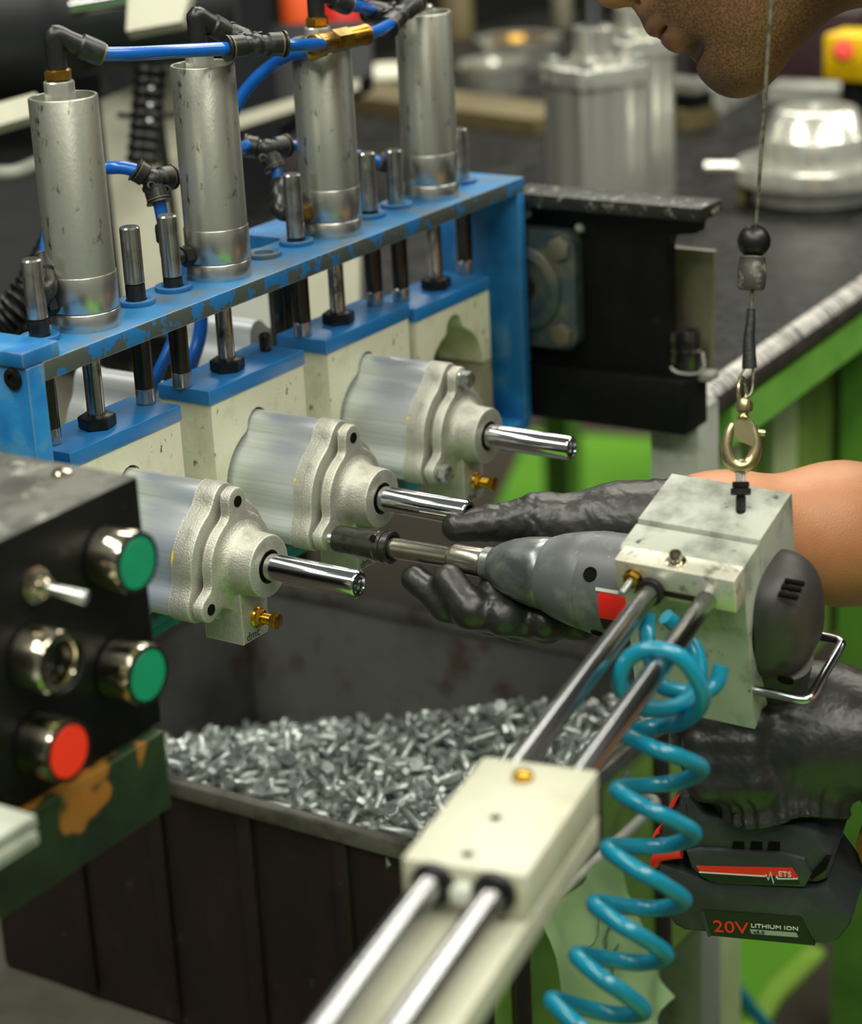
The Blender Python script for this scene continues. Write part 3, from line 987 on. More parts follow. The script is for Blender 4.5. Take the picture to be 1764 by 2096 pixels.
rim((X0-0.003, Y0-0.003, ZR-0.0125), (X0+0.0065, Y1+0.003, ZR))
rim((X1-0.0065, Y0-0.003, ZR-0.0125), (X1+0.003, Y1+0.003, ZR))
rim((X0+0.0066, Y1-0.0065, ZR-0.0125), (X1-0.0066, Y1+0.003, ZR))
rim((X0+0.0066, Y0-0.003, ZR-0.0125), (X1-0.0066, Y0+0.0065, ZR))
bm = B()
sweep(bm, catmull([(1.10, Y0-0.002, 0.655), (1.10, Y0-0.016, 0.650), (1.12, Y0-0.020, 0.649), (1.24, Y0-0.020, 0.649), (1.26, Y0-0.016, 0.650), (1.26, Y0-0.002, 0.655)], 6), 0.0042, 10)
obj('carry_handle', bm, M['leg_grey'], t)
# the bolts
def heap(x, y):
    base = 0.678
    s = (x-1.11)/0.21 + (0.97-y)/(-0.24)*(-1)
    k = ((x-1.108)*0.24 + (y-0.97)*0.206)/0.316       # beyond the visible crest
    z = base - max(0.0, k)*0.42 + 0.008*mnoise.noise(Vector((x*18, y*18, 3.0)))
    z += 0.012*max(0.0, 1-abs(y-0.70)/0.08)*max(0.0, 1-abs(x-1.10)/0.08)
    return z
def bolt_mesh(L=0.026):
    bm = B()
    hexn(bm, 0.0098, -0.0042, 0.0, None, 0.0006)
    lathe(bm, [(0.0029, 0.0), (0.0029, L-0.0006), (0.0024, L)], None, 8)
    me = bpy.data.meshes.new('bolt')
    fix(bm)
    for f in bm.faces:
        f.smooth = len(f.verts) == 4 and f.calc_center_median().z > 0
    bm.to_mesh(me)
    me.materials.append(M['bolt'])
    return me, bm
BM_A, tmpl = bolt_mesh()
tv = [v.co.copy() for v in tmpl.verts]
tmpl.verts.index_update()
tf = [[v.index for v in f.verts] for f in tmpl.faces]
rnd = random.Random(11)
spots = []
tries = 0
while len(spots) < 300 and tries < 60000:
    tries += 1
    x, y = rnd.uniform(X0+0.02, 1.335), rnd.uniform(Y0+0.022, 0.985)
    k = ((x-1.108)*0.24 + (y-0.97)*0.206)/0.316
    if k > 0.035 or math.hypot(0, 0) > 1:
        continue
    if any((x-a)**2+(y-b)**2 < 0.0070**2 for a, b in spots):
        continue
    spots.append((x, y))
for x, y in spots:
    az, el = rnd.uniform(0, 2*PI), rnd.gauss(0, 0.38)
    if rnd.random() < 0.10:
        el = rnd.uniform(0.7, 1.25)*rnd.choice((1, -1))
    d = Vector((math.cos(az)*math.cos(el), math.sin(az)*math.cos(el), math.sin(el)))
    o = bpy.data.objects.new('bolt', BM_A)
    q = zframe((x, y, heap(x, y)+rnd.uniform(0.0, 0.010)), d) @ Matrix.Translation((0, 0, -0.012))
    o.matrix_world = q
    o['label'], o['category'], o['group'] = 'zinc hex bolt lying loose on the heap in the bin', 'bolt', 'loose zinc bolts heaped in the bin'
    COL.objects.link(o)
bm = B()
for k in range(1500):
    x, y = rnd.uniform(X0+0.018, X1-0.012), rnd.uniform(Y0+0.018, Y1-0.014)
    az, el = rnd.uniform(0, 2*PI), rnd.gauss(0, 0.4)
    d = Vector((math.cos(az)*math.cos(el), math.sin(az)*math.cos(el), math.sin(el)))
    q = zframe((x, y, heap(x, y)-rnd.uniform(0.0, 0.014)), d) @ Matrix.Translation((0, 0, -0.012))
    vs = [bm.verts.new(q @ v) for v in tv]
    for f in tf:
        bm.faces.new([vs[i] for i in f])
n = 26
g = [[bm.verts.new((X0+0.009+(X1-X0-0.014)*i/n, Y0+0.009+(Y1-Y0-0.014)*j/n, 0)) for j in range(n+1)] for i in range(n+1)]
for r_ in g:
    for v in r_:
        v.co.z = heap(v.co.x, v.co.y)-0.016
for i in range(n):
    for j in range(n):
        bm.faces.new((g[i][j], g[i+1][j], g[i+1][j+1], g[i][j+1]))
obj('bolt_heap', bm, M['bolt'], None, label='deep heap of zinc bolts filling the steel bin', cat='bolts', kind='stuff', smooth=None)
tmpl.free()

# ------------------------------------------------------------------ nutrunner and its holder
TA, TB = Vector((1.0215, 0.759, 0.9203)), Vector((1.0215, 0.45, 0.9268))
TD = (TB-TA).normalized()
TM = frame(TA, (1, 0, 0), TD.cross(Vector((1, 0, 0)))*-1)
TM = Matrix.Translation(TA) @ Vector((0, 0, 1)).rotation_difference(TD).to_matrix().to_4x4()
def ts(y):
    return 0.759 - y
t = thing('socket', 'dark steel impact socket on the bolt at the middle flange', 'socket', TM @ Vector((0, 0, 0.007)))
bm = B()
lathe(bm, [(0.0044, ts(.7535)), (0.0062, ts(.7535)), (0.0083, ts(.7525)), (0.0088, ts(.750)), (0.0088, ts(.737)), (0.0089, ts(.7362)), (0.0093, ts(.7355)), (0.0094, ts(.722)), (0.0088, ts(.7214)), (0.0088, ts(.7196)),
           (0.0098, ts(.7190)), (0.0098, ts(.7172)), (0.0090, ts(.7168)), (0.0090, ts(.7150)), (0.0099, ts(.7146)), (0.0099, ts(.7120)), (0.0082, ts(.7115)), (0.0066, ts(.7135))], TM, 40)
obj('body', fix(bm), M['socket_steel'], t)
bm = B()
cyl(bm, 0.0024, 0, 0.0003, TM @ Matrix.Rotation(2.3, 4, 'Z') @ Matrix.Translation((0.00938, 0, ts(.7215))) @ Matrix.Rotation(PI/2, 4, 'Y'), 16)
obj('pin_hole', fix(bm), M['hole'], t)
t = thing('extension_bar', 'polished steel extension bar between the socket and the nutrunner nose', 'extension', TM @ Vector((0, 0, 0.05)))
bm = B()
lathe(bm, [(0.0, ts(.7125)), (0.0064, ts(.7125)), (0.0064, ts(.6710)), (0.0068, ts(.6700)), (0.0086, ts(.6675)), (0.0088, ts(.6665)), (0.0088, ts(.6480)), (0.0084, ts(.6470)), (0.0064, ts(.6468)), (0.0064, ts(.6425))], TM, 40)
obj('shaft', fix(bm), M['ext_steel'], t)
# nutrunner
nt = thing('nutrunner', 'grey cordless nutrunner with alloy nose clamped in the pale holder block', 'power tool', TM @ Vector((0, 0, 0.2)))
bm = B()
lathe(bm, [(0.0, ts(.6462)), (0.0092, ts(.6462)), (0.0101, ts(.6455)), (0.0101, ts(.6405)), (0.0108, ts(.6398)), (0.0138, ts(.635)), (0.0172, ts(.627)), (0.0196, ts(.618)), (0.0212, ts(.607)), (0.0214, ts(.6015)), (0.0211, ts(.6010))], TM, 56, close=False)
obj('alloy_nose', fix(bm), M['tool_nose'], nt)
bm = B()
lathe(bm, [(0.0209, ts(.6012)), (0.0222, ts(.6008)), (0.0248, ts(.594)), (0.0276, ts(.582)), (0.0292, ts(.5725)), (0.0288, ts(.5718)), (0.0288, ts(.5708)), (0.0296, ts(.5702)), (0.0300, ts(.560)), (0.0300, ts(.466)), (0.0285, ts(.464)), (0.0, ts(.464))], TM, 64, close=False)
hs = obj('housing', fix(bm), M['tool_grey'], nt)
for ang, s in ((math.radians(149), 0.1985), (math.radians(229), 0.1985), (math.radians(65), 0.1985)):
    bm = B()
    mm = TM @ Matrix.Rotation(ang, 4, 'Z') @ Matrix.Translation((0.0299, 0, s)) @ Matrix.Rotation(PI/2, 4, 'Y')
    lathe(bm, [(0.0044, 0.0), (0.0040, 0.0006), (0.0034, 0.0003)], mm, 20, close=False)
    cyl(bm, 0.0036, -0.001, 0.0002, mm, 20)
    obj('screw_hole', fix(bm), M['hole'], hs)
# badge on the housing, curved with it
def wrap(a0, a1, s0, s1, r, mt, name, n=12):
    bm = B()
    rows = []
    for i in range(n+1):
        a = a0+(a1-a0)*i/n
        rows.append([bm.verts.new(TM @ Vector((r_*math.cos(a), r_*math.sin(a), s))) for r_, s in ((r, s0), (r, s1), (r-0.0006, s1), (r-0.0006, s0))])
    for a, b in zip(rows, rows[1:]):
        for k in range(4):
            bm.faces.new((a[k], a[(k+1) % 4], b[(k+1) % 4], b[k]))
    bm.faces.new(rows[0]); bm.faces.new(rows[-1][::-1])
    obj(name, fix(bm), mt, hs)
wrap(math.radians(166), math.radians(196), 0.2055, 0.228, 0.0304, M['red'], 'red_badge')
wrap(math.radians(197), math.radians(213), 0.2055, 0.228, 0.0304, M['battery_panel'], 'black_badge')
wrap(math.radians(161.5), math.radians(165), 0.2035, 0.228, 0.0304, M['white'], 'white_badge_line')
# pale holder block clamped round the housing, tilted with the reaction arm
TH, PS, RO = math.radians(14), math.radians(3), math.radians(2)
E1 = Vector((math.cos(TH)*math.cos(PS), math.cos(TH)*math.sin(PS), math.sin(TH)))
E2 = Vector((-math.sin(PS)*math.cos(RO), math.cos(PS)*math.cos(RO), math.sin(RO)))
E2 = (E2-E1*E1.dot(E2)).normalized()
E3 = E1.cross(E2)
HM = Matrix((E1, E2, E3)).transposed().to_4x4()
HM.translation = Vector((1.0215, 0.49, 0.9258)) - E2*(0.49-0.0065)
HY0, HY1 = 0.4560, 0.5265
RB = 0.0303
hb = thing('tool_holder', 'pale grey-white split plastic block clamped round the nutrunner, oily underneath', 'holder', HM @ Vector((0, 0.49, -0.055)))
def arc(a0, a1, n=16):
    return [(RB*math.cos(math.radians(a0+(a1-a0)*k/n)), RB*math.sin(math.radians(a0+(a1-a0)*k/n))) for k in range(n+1)]
PM = HM @ Matrix(((1, 0, 0, 0), (0, 0, 1, 0), (0, -1, 0, 0), (0, 0, 0, 1))).inverted()
# extrusion plane: local x = e1, y = e3, z = -Y
PM = HM @ Matrix(((1, 0, 0, 0), (0, 0, -1, 0), (0, 1, 0, 0), (0, 0, 0, 1)))
bm = B()
ol = [(-0.0112, 0.053)] + [(-0.0112, 0.0282)] + arc(111, -111) + [(-0.0112, -0.055), (0.037, -0.055), (0.037, 0.0545), (0.0365, 0.055), (-0.010, 0.055)]
prism(bm, ol, -HY1, -HY0, PM)
obj('rear_half', fix(bm), M['holder'], hb)
bm = B()
ol = [(-0.0120, 0.0525), (-0.0130, 0.0535), (-0.0325, 0.0535), (-0.0352, 0.0515), (-0.0352, -0.055), (-0.0120, -0.055)] + [(-0.0120, -0.0279)] + arc(247, 113) + [(-0.0120, 0.0279)]
prism(bm, ol, -HY1, -HY0, PM)
obj('front_half', fix(bm), M['holder'], hb)
bm = B(); box(bm, (-0.0497, 0.455, 0.0345), (-0.0354, 0.5235, 0.0555), HM, bev=0.0012)
cb = obj('clamp_bar', bm, M['clampbar'], hb, label='speckled aluminium clamp bar')
bm = B()
w_ = HM @ Matrix.Translation((-0.0425, 0.4905, 0.0555))
lathe(bm, [(0.0056, 0), (0.0056, 0.001), (0.0030, 0.0012)], w_, 28)
lathe(bm, [(0.0034, 0.001), (0.0034, 0.0058), (0.0029, 0.0064), (0.0018, 0.0064), (0.0018, 0.0030), (0, 0.0030)], w_, 28)
obj('socket_screw', fix(bm), M['bezel'], cb)
bm = B()
w_ = HM @ Matrix.Translation((-0.0497, 0.5125, 0.0462)) @ Matrix.Rotation(-PI/2, 4, 'Y')
lathe(bm, [(0.0052, 0), (0.0052, 0.001), (0.004, 0.0012)], w_, 24)
hexn(bm, 0.0086, 0.001, 0.0045, w_, 0.0005)
obj('lock_nut', fix(bm), M['brass_dark'], cb)
bm = B(); cyl(bm, 0.0022, 0.004, 0.0165, w_, 16, 0.0005)
obj('stud', bm, M['zinc'], cb)
bm = B(); box(bm, (-0.0502, 0.470, 0.0375), (-0.0490, 0.497, 0.0410), HM); obj('bar_slot', bm, M['black_steel'], cb)
# chrome pull handle on the back of the block
pts = [HM @ Vector(p) for p in ((-0.032, 0.458, -0.030), (-0.032, 0.440, -0.030), (-0.032, 0.4305, -0.030), (-0.0305, 0.4265, -0.030), (-0.026, 0.425, -0.030),
       (-0.006, 0.425, -0.030), (0.018, 0.425, -0.030), (0.0225, 0.4265, -0.030), (0.024, 0.4305, -0.030), (0.024, 0.440, -0.030), (0.024, 0.458, -0.030))]
bm = B(); sweep(bm, catmull(pts, 4), 0.0027, 14)
obj('pull_handle', bm, M['chrome'], hb)
# dark rear cap of the nutrunner
bm = B()
rg = []
for i in range(11):
    f = i/10
    y = 0.4558 - 0.0262*f
    k = (1-min(1.0, f)**2.4)**(1/2.4) if i < 10 else 0.0
    k = 0.985*max(k, 0.0)
    if i == 10:
        rg.append([bm.verts.new(HM @ Vector((0.001, y, -0.001)))])
        continue
    pts = []
    for q in range(40):
        a = 2*PI*q/40
        r = 1.0/((abs(math.cos(a))/0.0300)**2.8+(abs(math.sin(a))/0.0345)**2.8)**(1/2.8)
        pts.append(bm.verts.new(HM @ Vector((k*r*math.cos(a)+0.001, y, k*r*math.sin(a)-0.001))))
    rg.append(pts)
for a, b in zip(rg, rg[1:]):
    for q in range(40):
        if len(b) == 1:
            bm.faces.new((a[q], a[(q+1) % 40], b[0]))
        else:
            bm.faces.new((a[q], a[(q+1) % 40], b[(q+1) % 40], b[q]))
bm.faces.new(rg[0])
cap = obj('rear_cap', fix(bm), M['tool_dark'], nt, smooth=75)
for k, (e1, y, e3) in enumerate(((-0.010, 0.4385, 0.0305), (-0.015, 0.4385, 0.0300), (-0.020, 0.4385, 0.0285))):
    bm = B(); box(bm, (e1-0.0013, y-0.006, e3-0.0008), (e1+0.0013, y+0.005, e3+0.0018), HM, bev=0.0005); obj('vent_slot', bm, M['hole'], cap)
bm = B()
mm = HM @ Matrix.Translation((-0.0284, 0.4385, -0.021)) @ Matrix.Rotation(PI/2, 4, 'Y')
lathe(bm, [(0.0048, -0.0012), (0.0042, 0.0006), (0.003, -0.0012)], mm @ Matrix.Scale(0.55, 4, (1, 0, 0)), 20, close=False); cyl(bm, 0.0034, -0.001, 0.0003, mm @ Matrix.Scale(0.55, 4, (1, 0, 0)), 16)
obj('cap_screw_hole', fix(bm), M['hole'], cap)
# reaction arm: two ground rods and the carriage they slide in
R1 = HM @ Vector((-0.049, 0.503, 0.0395))
R2 = HM @ Vector((-0.049, 0.4715, 0.0395))
V1, V2 = P(803, 1915, 0.837), P(952, 1915, 0.837)
ra = thing('slide_rods', 'pair of polished guide rods running from the tool holder towards the lower left', 'rods', (R1+V1)/2)
RU = ((R1-V1)+(R2-V2)).normalized()
RR = 0.0058
for a, b in ((R1, V1), (R2, V2)):
    bm = B(); d = (b-a).normalized()
    rod(bm, a, a + d*0.60, RR, 32, 0.0008)
    obj('rod', bm, M['slide_steel'], ra)
bm = B(); d1 = (V1-R1).normalized()
lathe(bm, [(0.0075, 0.0), (0.0078, 0.001), (0.0078, 0.006), (0.0072, 0.007), (RR+0.0001, 0.007)], zframe(R1, d1), 28)
obj('collar', fix(bm), M['black_steel'], ra)
mid = (P(1000, 1537, 0.965)+P(1200, 1600, 0.945)+P(1022, 1832, 0.86)+P(820, 1757, 0.885))/4
lat = RU.cross(Vector((0, 0, 1))).normalized()
upn = lat.cross(RU).normalized()
pc = (V1+V2)/2
sA = (P(1100, 1568, 0.955)-pc).dot(RU)
sB = (P(921, 1795, 0.872)-pc).dot(RU)
CM = Matrix((RU, upn.cross(RU), upn)).transposed().to_4x4()
CM.translation = pc
cw = 0.0262
ca = thing('carriage', 'cream slide block with yellow screw and two holes riding on the polished rods', 'slide block', CM @ Vector(((sA+sB)/2, 0, -0.012)))
bm = B(); box(bm, (sB, -cw, -0.0115), (sA, cw, 0.0095), CM, bev=0.0014)
obj('block', bm, M['block_cream'], ca)
for px, py, k in ((1070, 1594, 0), (1014, 1674, 1), (957, 1749, 1)):
    c = P(px, py, 0.91)
    dv = c-CAM
    tt = ((pc+upn*0.0095)-CAM).dot(upn)/dv.dot(upn)
    c = CAM+dv*tt
    bm = B()
    if k == 0:
        lathe(bm, [(0.0046, 0), (0.0046, 0.0008), (0.004, 0.001)], zframe(c, upn), 24); hexn(bm, 0.0078, 0.0008, 0.0034, zframe(c, upn), 0.0006)
        obj('screw', fix(bm), M['zinc_yellow'], ca)
    else:
        cyl(bm, 0.0027, -0.002, 0.0002, zframe(c, upn), 18)
        obj('screw_hole', bm, M['hole'], ca)
for q in (V1, V2):
    s = (q-pc)
    yy = s.dot(upn.cross(RU))
    bm = B()
    mm = CM @ Matrix.Translation((sB, yy, 0)) @ Matrix.Rotation(-PI/2, 4, 'Y')
    lathe(bm, [(0.0092, -0.001), (0.0092, 0.0025), (0.0084, 0.0032), (0.0064, 0.0032), (0.0060, 0.002)], mm, 32, close=False)
    obj('wiper_seal', fix(bm), M['rubber'], ca)
bm = B(); hexn(bm, 0.008, 0, 0.006, CM @ Matrix.Translation((sB, 0, -0.001)) @ Matrix.Rotation(-PI/2, 4, 'Y'), 0.001)
obj('end_screw', fix(bm), M['white'], ca)
bm = B(); box(bm, (sB-0.34, -cw, -0.0255), (sA, cw, -0.0116), CM, bev=0.0012)
obj('support_rail', bm, M['block_cream'], ca)

# ------------------------------------------------------------------ balancer cable and hook over the holder
qv = P(1516, 1046, 1.19)-CAM
n_ = E3
tt = ((HM @ Vector((0, 0, 0.055)))-CAM).dot(n_)/qv.dot(n_)
EB = CAM + qv*tt
HD = (EB-CAM).dot(FWD)
eb = thing('eye_bolt', 'black threaded eye bolt with wire loop on top of the pale tool holder', 'eye bolt', EB)
bm = B(); UPI = (P(1516, 980, HD)-P(1516, 1046, HD)).normalized()
zf = zframe(EB, UPI)
cyl(bm, 0.0026, -0.002, 0.010, zf, 14)
for k in range(7):
    torus(bm, 0.0026, 0.0004, zf @ Matrix.Translation((0, 0, 0.0008+k*0.0011)), 14, 5)
obj('thread', fix(bm), M['black_steel'], eb)
bm = B(); hexn(bm, 0.0095, 0.0085, 0.0125, zf, 0.0008); hexn(bm, 0.0090, 0.0125, 0.0160, zf, 0.0008, rot=0.4)
obj('nut', fix(bm), M['black_steel'], eb)
bm = B()
ec = P(1516, 962, HD)
sweep(bm, catmull([P(1517, 1006, HD), P(1521, 985, HD), P(1521, 958, HD+.001), P(1515, 944, HD), P(1510, 956, HD-.001), P(1511, 985, HD), P(1514, 1006, HD)], 6), 0.0013, 8)
obj('wire_eye', bm, M['leg_grey'], eb)
hk = thing('swivel_hook', 'worn brass swivel snap hook holding the tool holder by its eye bolt', 'hook', P(1514, 950, HD))
def ringpath(pts, d=HD):
    return [P(x, y, d) for x, y in pts]
bm = B()
ol = [(1500, 868), (1492, 885), (1487, 908), (1488, 928), (1496, 946), (1511, 955), (1527, 952), (1539, 940), (1546, 920), (1546, 898), (1540, 878), (1532, 864)]
sweep(bm, catmull(ringpath(ol), 5), lambda q: 0.0024+0.0014*math.sin(PI*q), 12)
obj('hook_ring', bm, M['hook'], hk)
bm = B()
cc = [(1503, 868), (1503, 888), (1512, 901), (1525, 905), (1537, 912), (1541, 895), (1536, 868), (1528, 862), (1510, 862)]
ctr = P(1520, 880, HD)
pl = Matrix((RGT, UPV, -FWD)).transposed().to_4x4(); pl.translation = ctr
loc = [pl.inverted() @ P(x, y, HD) for x, y in cc]
prism(bm, [(v.x, v.y) for v in loc][::-1], -0.0028, 0.0028, pl, bev=0.0008)
obj('hook_body', fix(bm), M['hook'], hk)
bm = B(); rod(bm, P(1541, 884, HD), P(1566, 887, HD), 0.0019, 12, 0.0005); obj('thumb_pin', bm, M['hook'], hk)
bm = B()
zf2 = zframe(P(1521, 862, HD), (P(1524, 815, HD)-P(1521, 862, HD)).normalized())
lathe(bm, [(0.0028, 0.0), (0.0034, 0.002), (0.0026, 0.003), (0.0026, 0.0045), (0.0046, 0.0055), (0.0050, 0.008), (0.0042, 0.011), (0.002, 0.0125), (0.0, 0.0125)], zf2, 20)
obj('swivel', fix(bm), M['hook'], hk)
bm = B(); torus(bm, 0.0042, 0.0011, Matrix.Translation(P(1519, 803, HD)) @ (Matrix((RGT, UPV, -FWD)).transposed().to_4x4()) @ Matrix.Rotation(0.9, 4, 'Y') @ Matrix.Scale(1.7, 4, (0, 1, 0)), 24, 8)
obj('split_ring', fix(bm), M['hook'], hk)
cb_ = thing('balancer_cable', 'thin steel balancer cable with black ball and stopper hanging in front of the face', 'cable', P(1525, 790, HD))
bm = B()
sweep(bm, [P(1582, -80, HD-.044), P(1578, 0, HD-.040), P(1562, 250, HD-.018), P(1547, 462, HD)], 0.0011, 8)
obj('upper_wire', bm, M['wire'], cb_)
bm = B()
sweep(bm, [P(1540, 590, HD), P(1537, 640, HD)], 0.0009, 8)
obj('lower_wire', bm, M['wire'], cb_)
bm = B()
sweep(bm, catmull([P(1528, 745, HD), P(1515, 770, HD), P(1510, 795, HD+.001), P(1514, 812, HD)], 5), 0.0007, 8)
obj('wire_leg', bm, M['wire'], cb_)
bm = B()
sweep(bm, catmull([P(1541, 745, HD), P(1541, 780, HD), P(1537, 805, HD-.001), P(1524, 815, HD-.001)], 5), 0.0007, 8)
obj('wire_leg', bm, M['wire'], cb_)
bm = B(); bmesh.ops.create_uvsphere(bm, u_segments=32, v_segments=20, radius=0.0090, matrix=Matrix.Translation(P(1543, 494, HD)))
obj('ball', bm, M['rubber'], cb_, label='glossy black stop ball')
bm = B()
zs = zframe(P(1537, 594, HD), (P(1540, 530, HD)-P(1537, 594, HD)).normalized())
lathe(bm, [(0.0, 0.0), (0.0066, 0.0003), (0.0076, 0.002), (0.0079, 0.008), (0.0078, 0.013), (0.0070, 0.0165), (0.0073, 0.0172), (0.0070, 0.018), (0.0, 0.018)], zs, 24)
obj('stopper', fix(bm), M['stopper'], cb_)
bm = B(); sweep(bm, catmull([P(1537, 632, HD), P(1536, 660, HD), P(1533, 690, HD), P(1533, 720, HD), P(1534, 754, HD)], 4), lambda q: 0.0021+0.0020*q, 14)
obj('tape_wrap', bm, M['tape'], cb_)

# ------------------------------------------------------------------ teal coil hose
Ls = [(1282, 1502), (1262, 1615), (1243, 1735), (1216, 1849), (1180, 1955), (1129, 2046), (1060, 2130)]
Rs = [(1437, 1575), (1421, 1708), (1400, 1844), (1363, 1957), (1318, 2071), (1255, 2165)]
path = [P(1362, 1262, 1.135), P(1395, 1292, 1.14), P(1425, 1335, 1.135), P(1430, 1392, 1.12), P(1398, 1438, 1.105), P(1345, 1452, 1.095), P(1293, 1438, 1.09),
        P(1268, 1393, 1.085), P(1290, 1345, 1.08), P(1340, 1329, 1.075), P(1400, 1352, 1.075), P(1438, 1425, 1.085), P(1404, 1474, 1.105), P(1340, 1489, 1.12)]
HDp = 1.105
for k in range(6):
    L, R_ = Ls[k], Rs[k]
    d = HDp-0.008*k
    path.append(P(L[0], L[1], d))
    path.append(P(L[0]*0.62+R_[0]*0.38, L[1]*0.62+R_[1]*0.38+4, d-0.020))
    path.append(P(L[0]*0.28+R_[0]*0.72, L[1]*0.28+R_[1]*0.72-4, d-0.018))
    path.append(P(R_[0], R_[1], d-0.002))
    N_ = Ls[k+1]
    path.append(P(R_[0]*0.72+N_[0]*0.28, R_[1]*0.72+N_[1]*0.28+14, d+0.014))
    path.append(P(R_[0]*0.35+N_[0]*0.65, R_[1]*0.35+N_[1]*0.65+8, d+0.012))
bm = B()
sweep(bm, catmull(path, 7), 0.0043, 12)
sweep(bm, catmull([P(1326, 1255, 1.15), P(1324, 1290, 1.15), P(1330, 1340, 1.14), P(1350, 1400, 1.13), P(1398, 1416, 1.12), P(1440, 1416, 1.115), P(1466, 1398, 1.115), P(1477, 1362, 1.115)], 7), 0.0043, 12)
obj('coil_hose', bm, M['hose_teal'], None, label='teal coiled air hose hanging below the slide rods', cat='hose')

# ------------------------------------------------------------------ blue air lines and fittings
HL = thing
def hose(label, pts, r=0.0041, n=8):
    bm = B(); sweep(bm, catmull(pts, n), r, 14)
    return obj('air_hose', bm, M['hose_blue'], None, label=label, cat='hose', group='blue air hoses')
def pipe_fit(bm, a, b, r, lip=True):
    """fitting sleeve from a (closed end) to b (hose mouth)"""
    a, b = Vector(a), Vector(b)
    L = (b-a).length
    pr = [(r*0.80, 0.0), (r*0.80, L*0.35), (r, L*0.42), (r, L*0.86)]
    if lip:
        pr += [(r*0.90, L*0.88), (r*0.90, L*0.92), (r*1.10, L*0.93), (r*1.12, L), (r*0.7, L)]
    else:
        pr += [(r*0.96, L), (r*0.7, L)]
    lathe(bm, pr, zframe(a, b-a), 24)
def ringm(a, b, r, k0=0.80, k1=0.88):
    a, b = Vector(a), Vector(b)
    bm = B()
    lathe(bm, [(r*0.9, 0), (r*1.03, 0.0002), (r*1.03, (b-a).length*(k1-k0)), (r*0.9, (b-a).length*(k1-k0)+.0001)], zframe(a.lerp(b, k0), b-a), 24)
    return bm
def elbow(base, corner, mouth, label, r=0.0062, nut=True, nutmat='brass'):
    t = thing('elbow_fitting', label, 'fitting', base, 'push-in elbow fittings')
    base, corner, mouth = Vector(base), Vector(corner), Vector(mouth)
    bm = B()
    sweep(bm, catmull([base.lerp(corner, 0.0), base.lerp(corner, 0.6), corner+(mouth-corner)*0.02, corner.lerp(mouth, 0.35)], 5), r*0.92, 18)
    pipe_fit(bm, corner.lerp(mouth, 0.25), mouth, r*1.15, False)
    obj('body', fix(bm), M['fit_black'], t)
    obj('release_ring', fix(ringm(corner.lerp(mouth, 0.25), mouth, r*1.0, 0.95, 1.06)), M['fit_ring'], t)
    if nut:
        bm = B()
        zz = zframe(base, corner-base)
        hexn(bm, 0.0135, -0.0068, -0.0005, zz, 0.0012, rot=0.5)
        cyl(bm, 0.0046, -0.010, 0.0, zz, 18)
        obj('hex_nut', fix(bm), M[nutmat], t)
    return t
def tee(c, arms, label, r=0.0072):
    t = thing('tee_fitting', label, 'fitting', c, 'push-in tee fittings')
    bm = B()
    bmesh.ops.create_uvsphere(bm, u_segments=18, v_segments=12, radius=r*0.98, matrix=Matrix.Translation(c))
    for a in arms:
        pipe_fit(bm, c, a, r)
    a0 = (Vector(arms[0])-Vector(c)).normalized()
    a2 = (Vector(arms[2])-Vector(c)).normalized()
    nn = a0.cross(a2).normalized()
    if nn.dot(CAM-Vector(c)) < 0:
        nn = -nn
    for a in arms[:2]:
        q = Vector(c) + (Vector(a)-Vector(c)).normalized()*r*0.8 + a2*r*1.15
        lathe(bm, [(0.0028, -0.004), (0.0028, 0.0062), (0.0016, 0.0064), (0.0016, 0.004)], zframe(q, nn), 14)
    obj('body', fix(bm), M['fit_black'], t)
    for a in arms:
        obj('release_ring', fix(ringm(c, a, r, 0.80, 0.86)), M['fit_ring'], t)
    return t
def ctop(i, dz):
    return Vector((CXS[i]-0.001, CYY+0.001, TOPZ[i]+dz))
# cylinder 1 elbow
b0 = ctop(0, 0.0155)
D1 = (b0-CAM).dot(FWD)
elbow(b0, b0+Vector((0, 0, 0.0185)), P(207, 111, D1+0.006), 'black elbow fitting on the nearest cylinder top, brass nut below')
D2 = (ctop(1, 0)-CAM).dot(FWD)
t1 = P(523, 92, D2-0.012)
hose('long blue hose from the nearest elbow to the first black tee', [P(195, 111, D1+0.005), P(270, 110, D1+0.02), P(360, 105, D1+0.045), P(472, 99, D2-0.02)])
tee(t1, [P(462, 99, D2-0.022), P(584, 90, D2-0.004), P(472, 71, D2+0.012)], 'black tee fitting in front of the second cylinder top')
b1 = ctop(1, 0.0125)
elbow(b1, b1+Vector((0, 0, 0.0165)), P(462, 66, D2+0.004), 'black elbow fitting on the second cylinder top', nutmat='brass_dark')
hose('short blue hose between the second elbow and the first tee', [P(446, 66, D2+0.003), P(468, 69, D2+0.006), P(490, 78, D2+0.002)])
D3 = (ctop(2, 0)-CAM).dot(FWD)
hose('blue hose between the first tee and the brass connector', [P(575, 92, D2-0.004), P(610, 93, D2+0.01), P(660, 90, D3-0.05)])
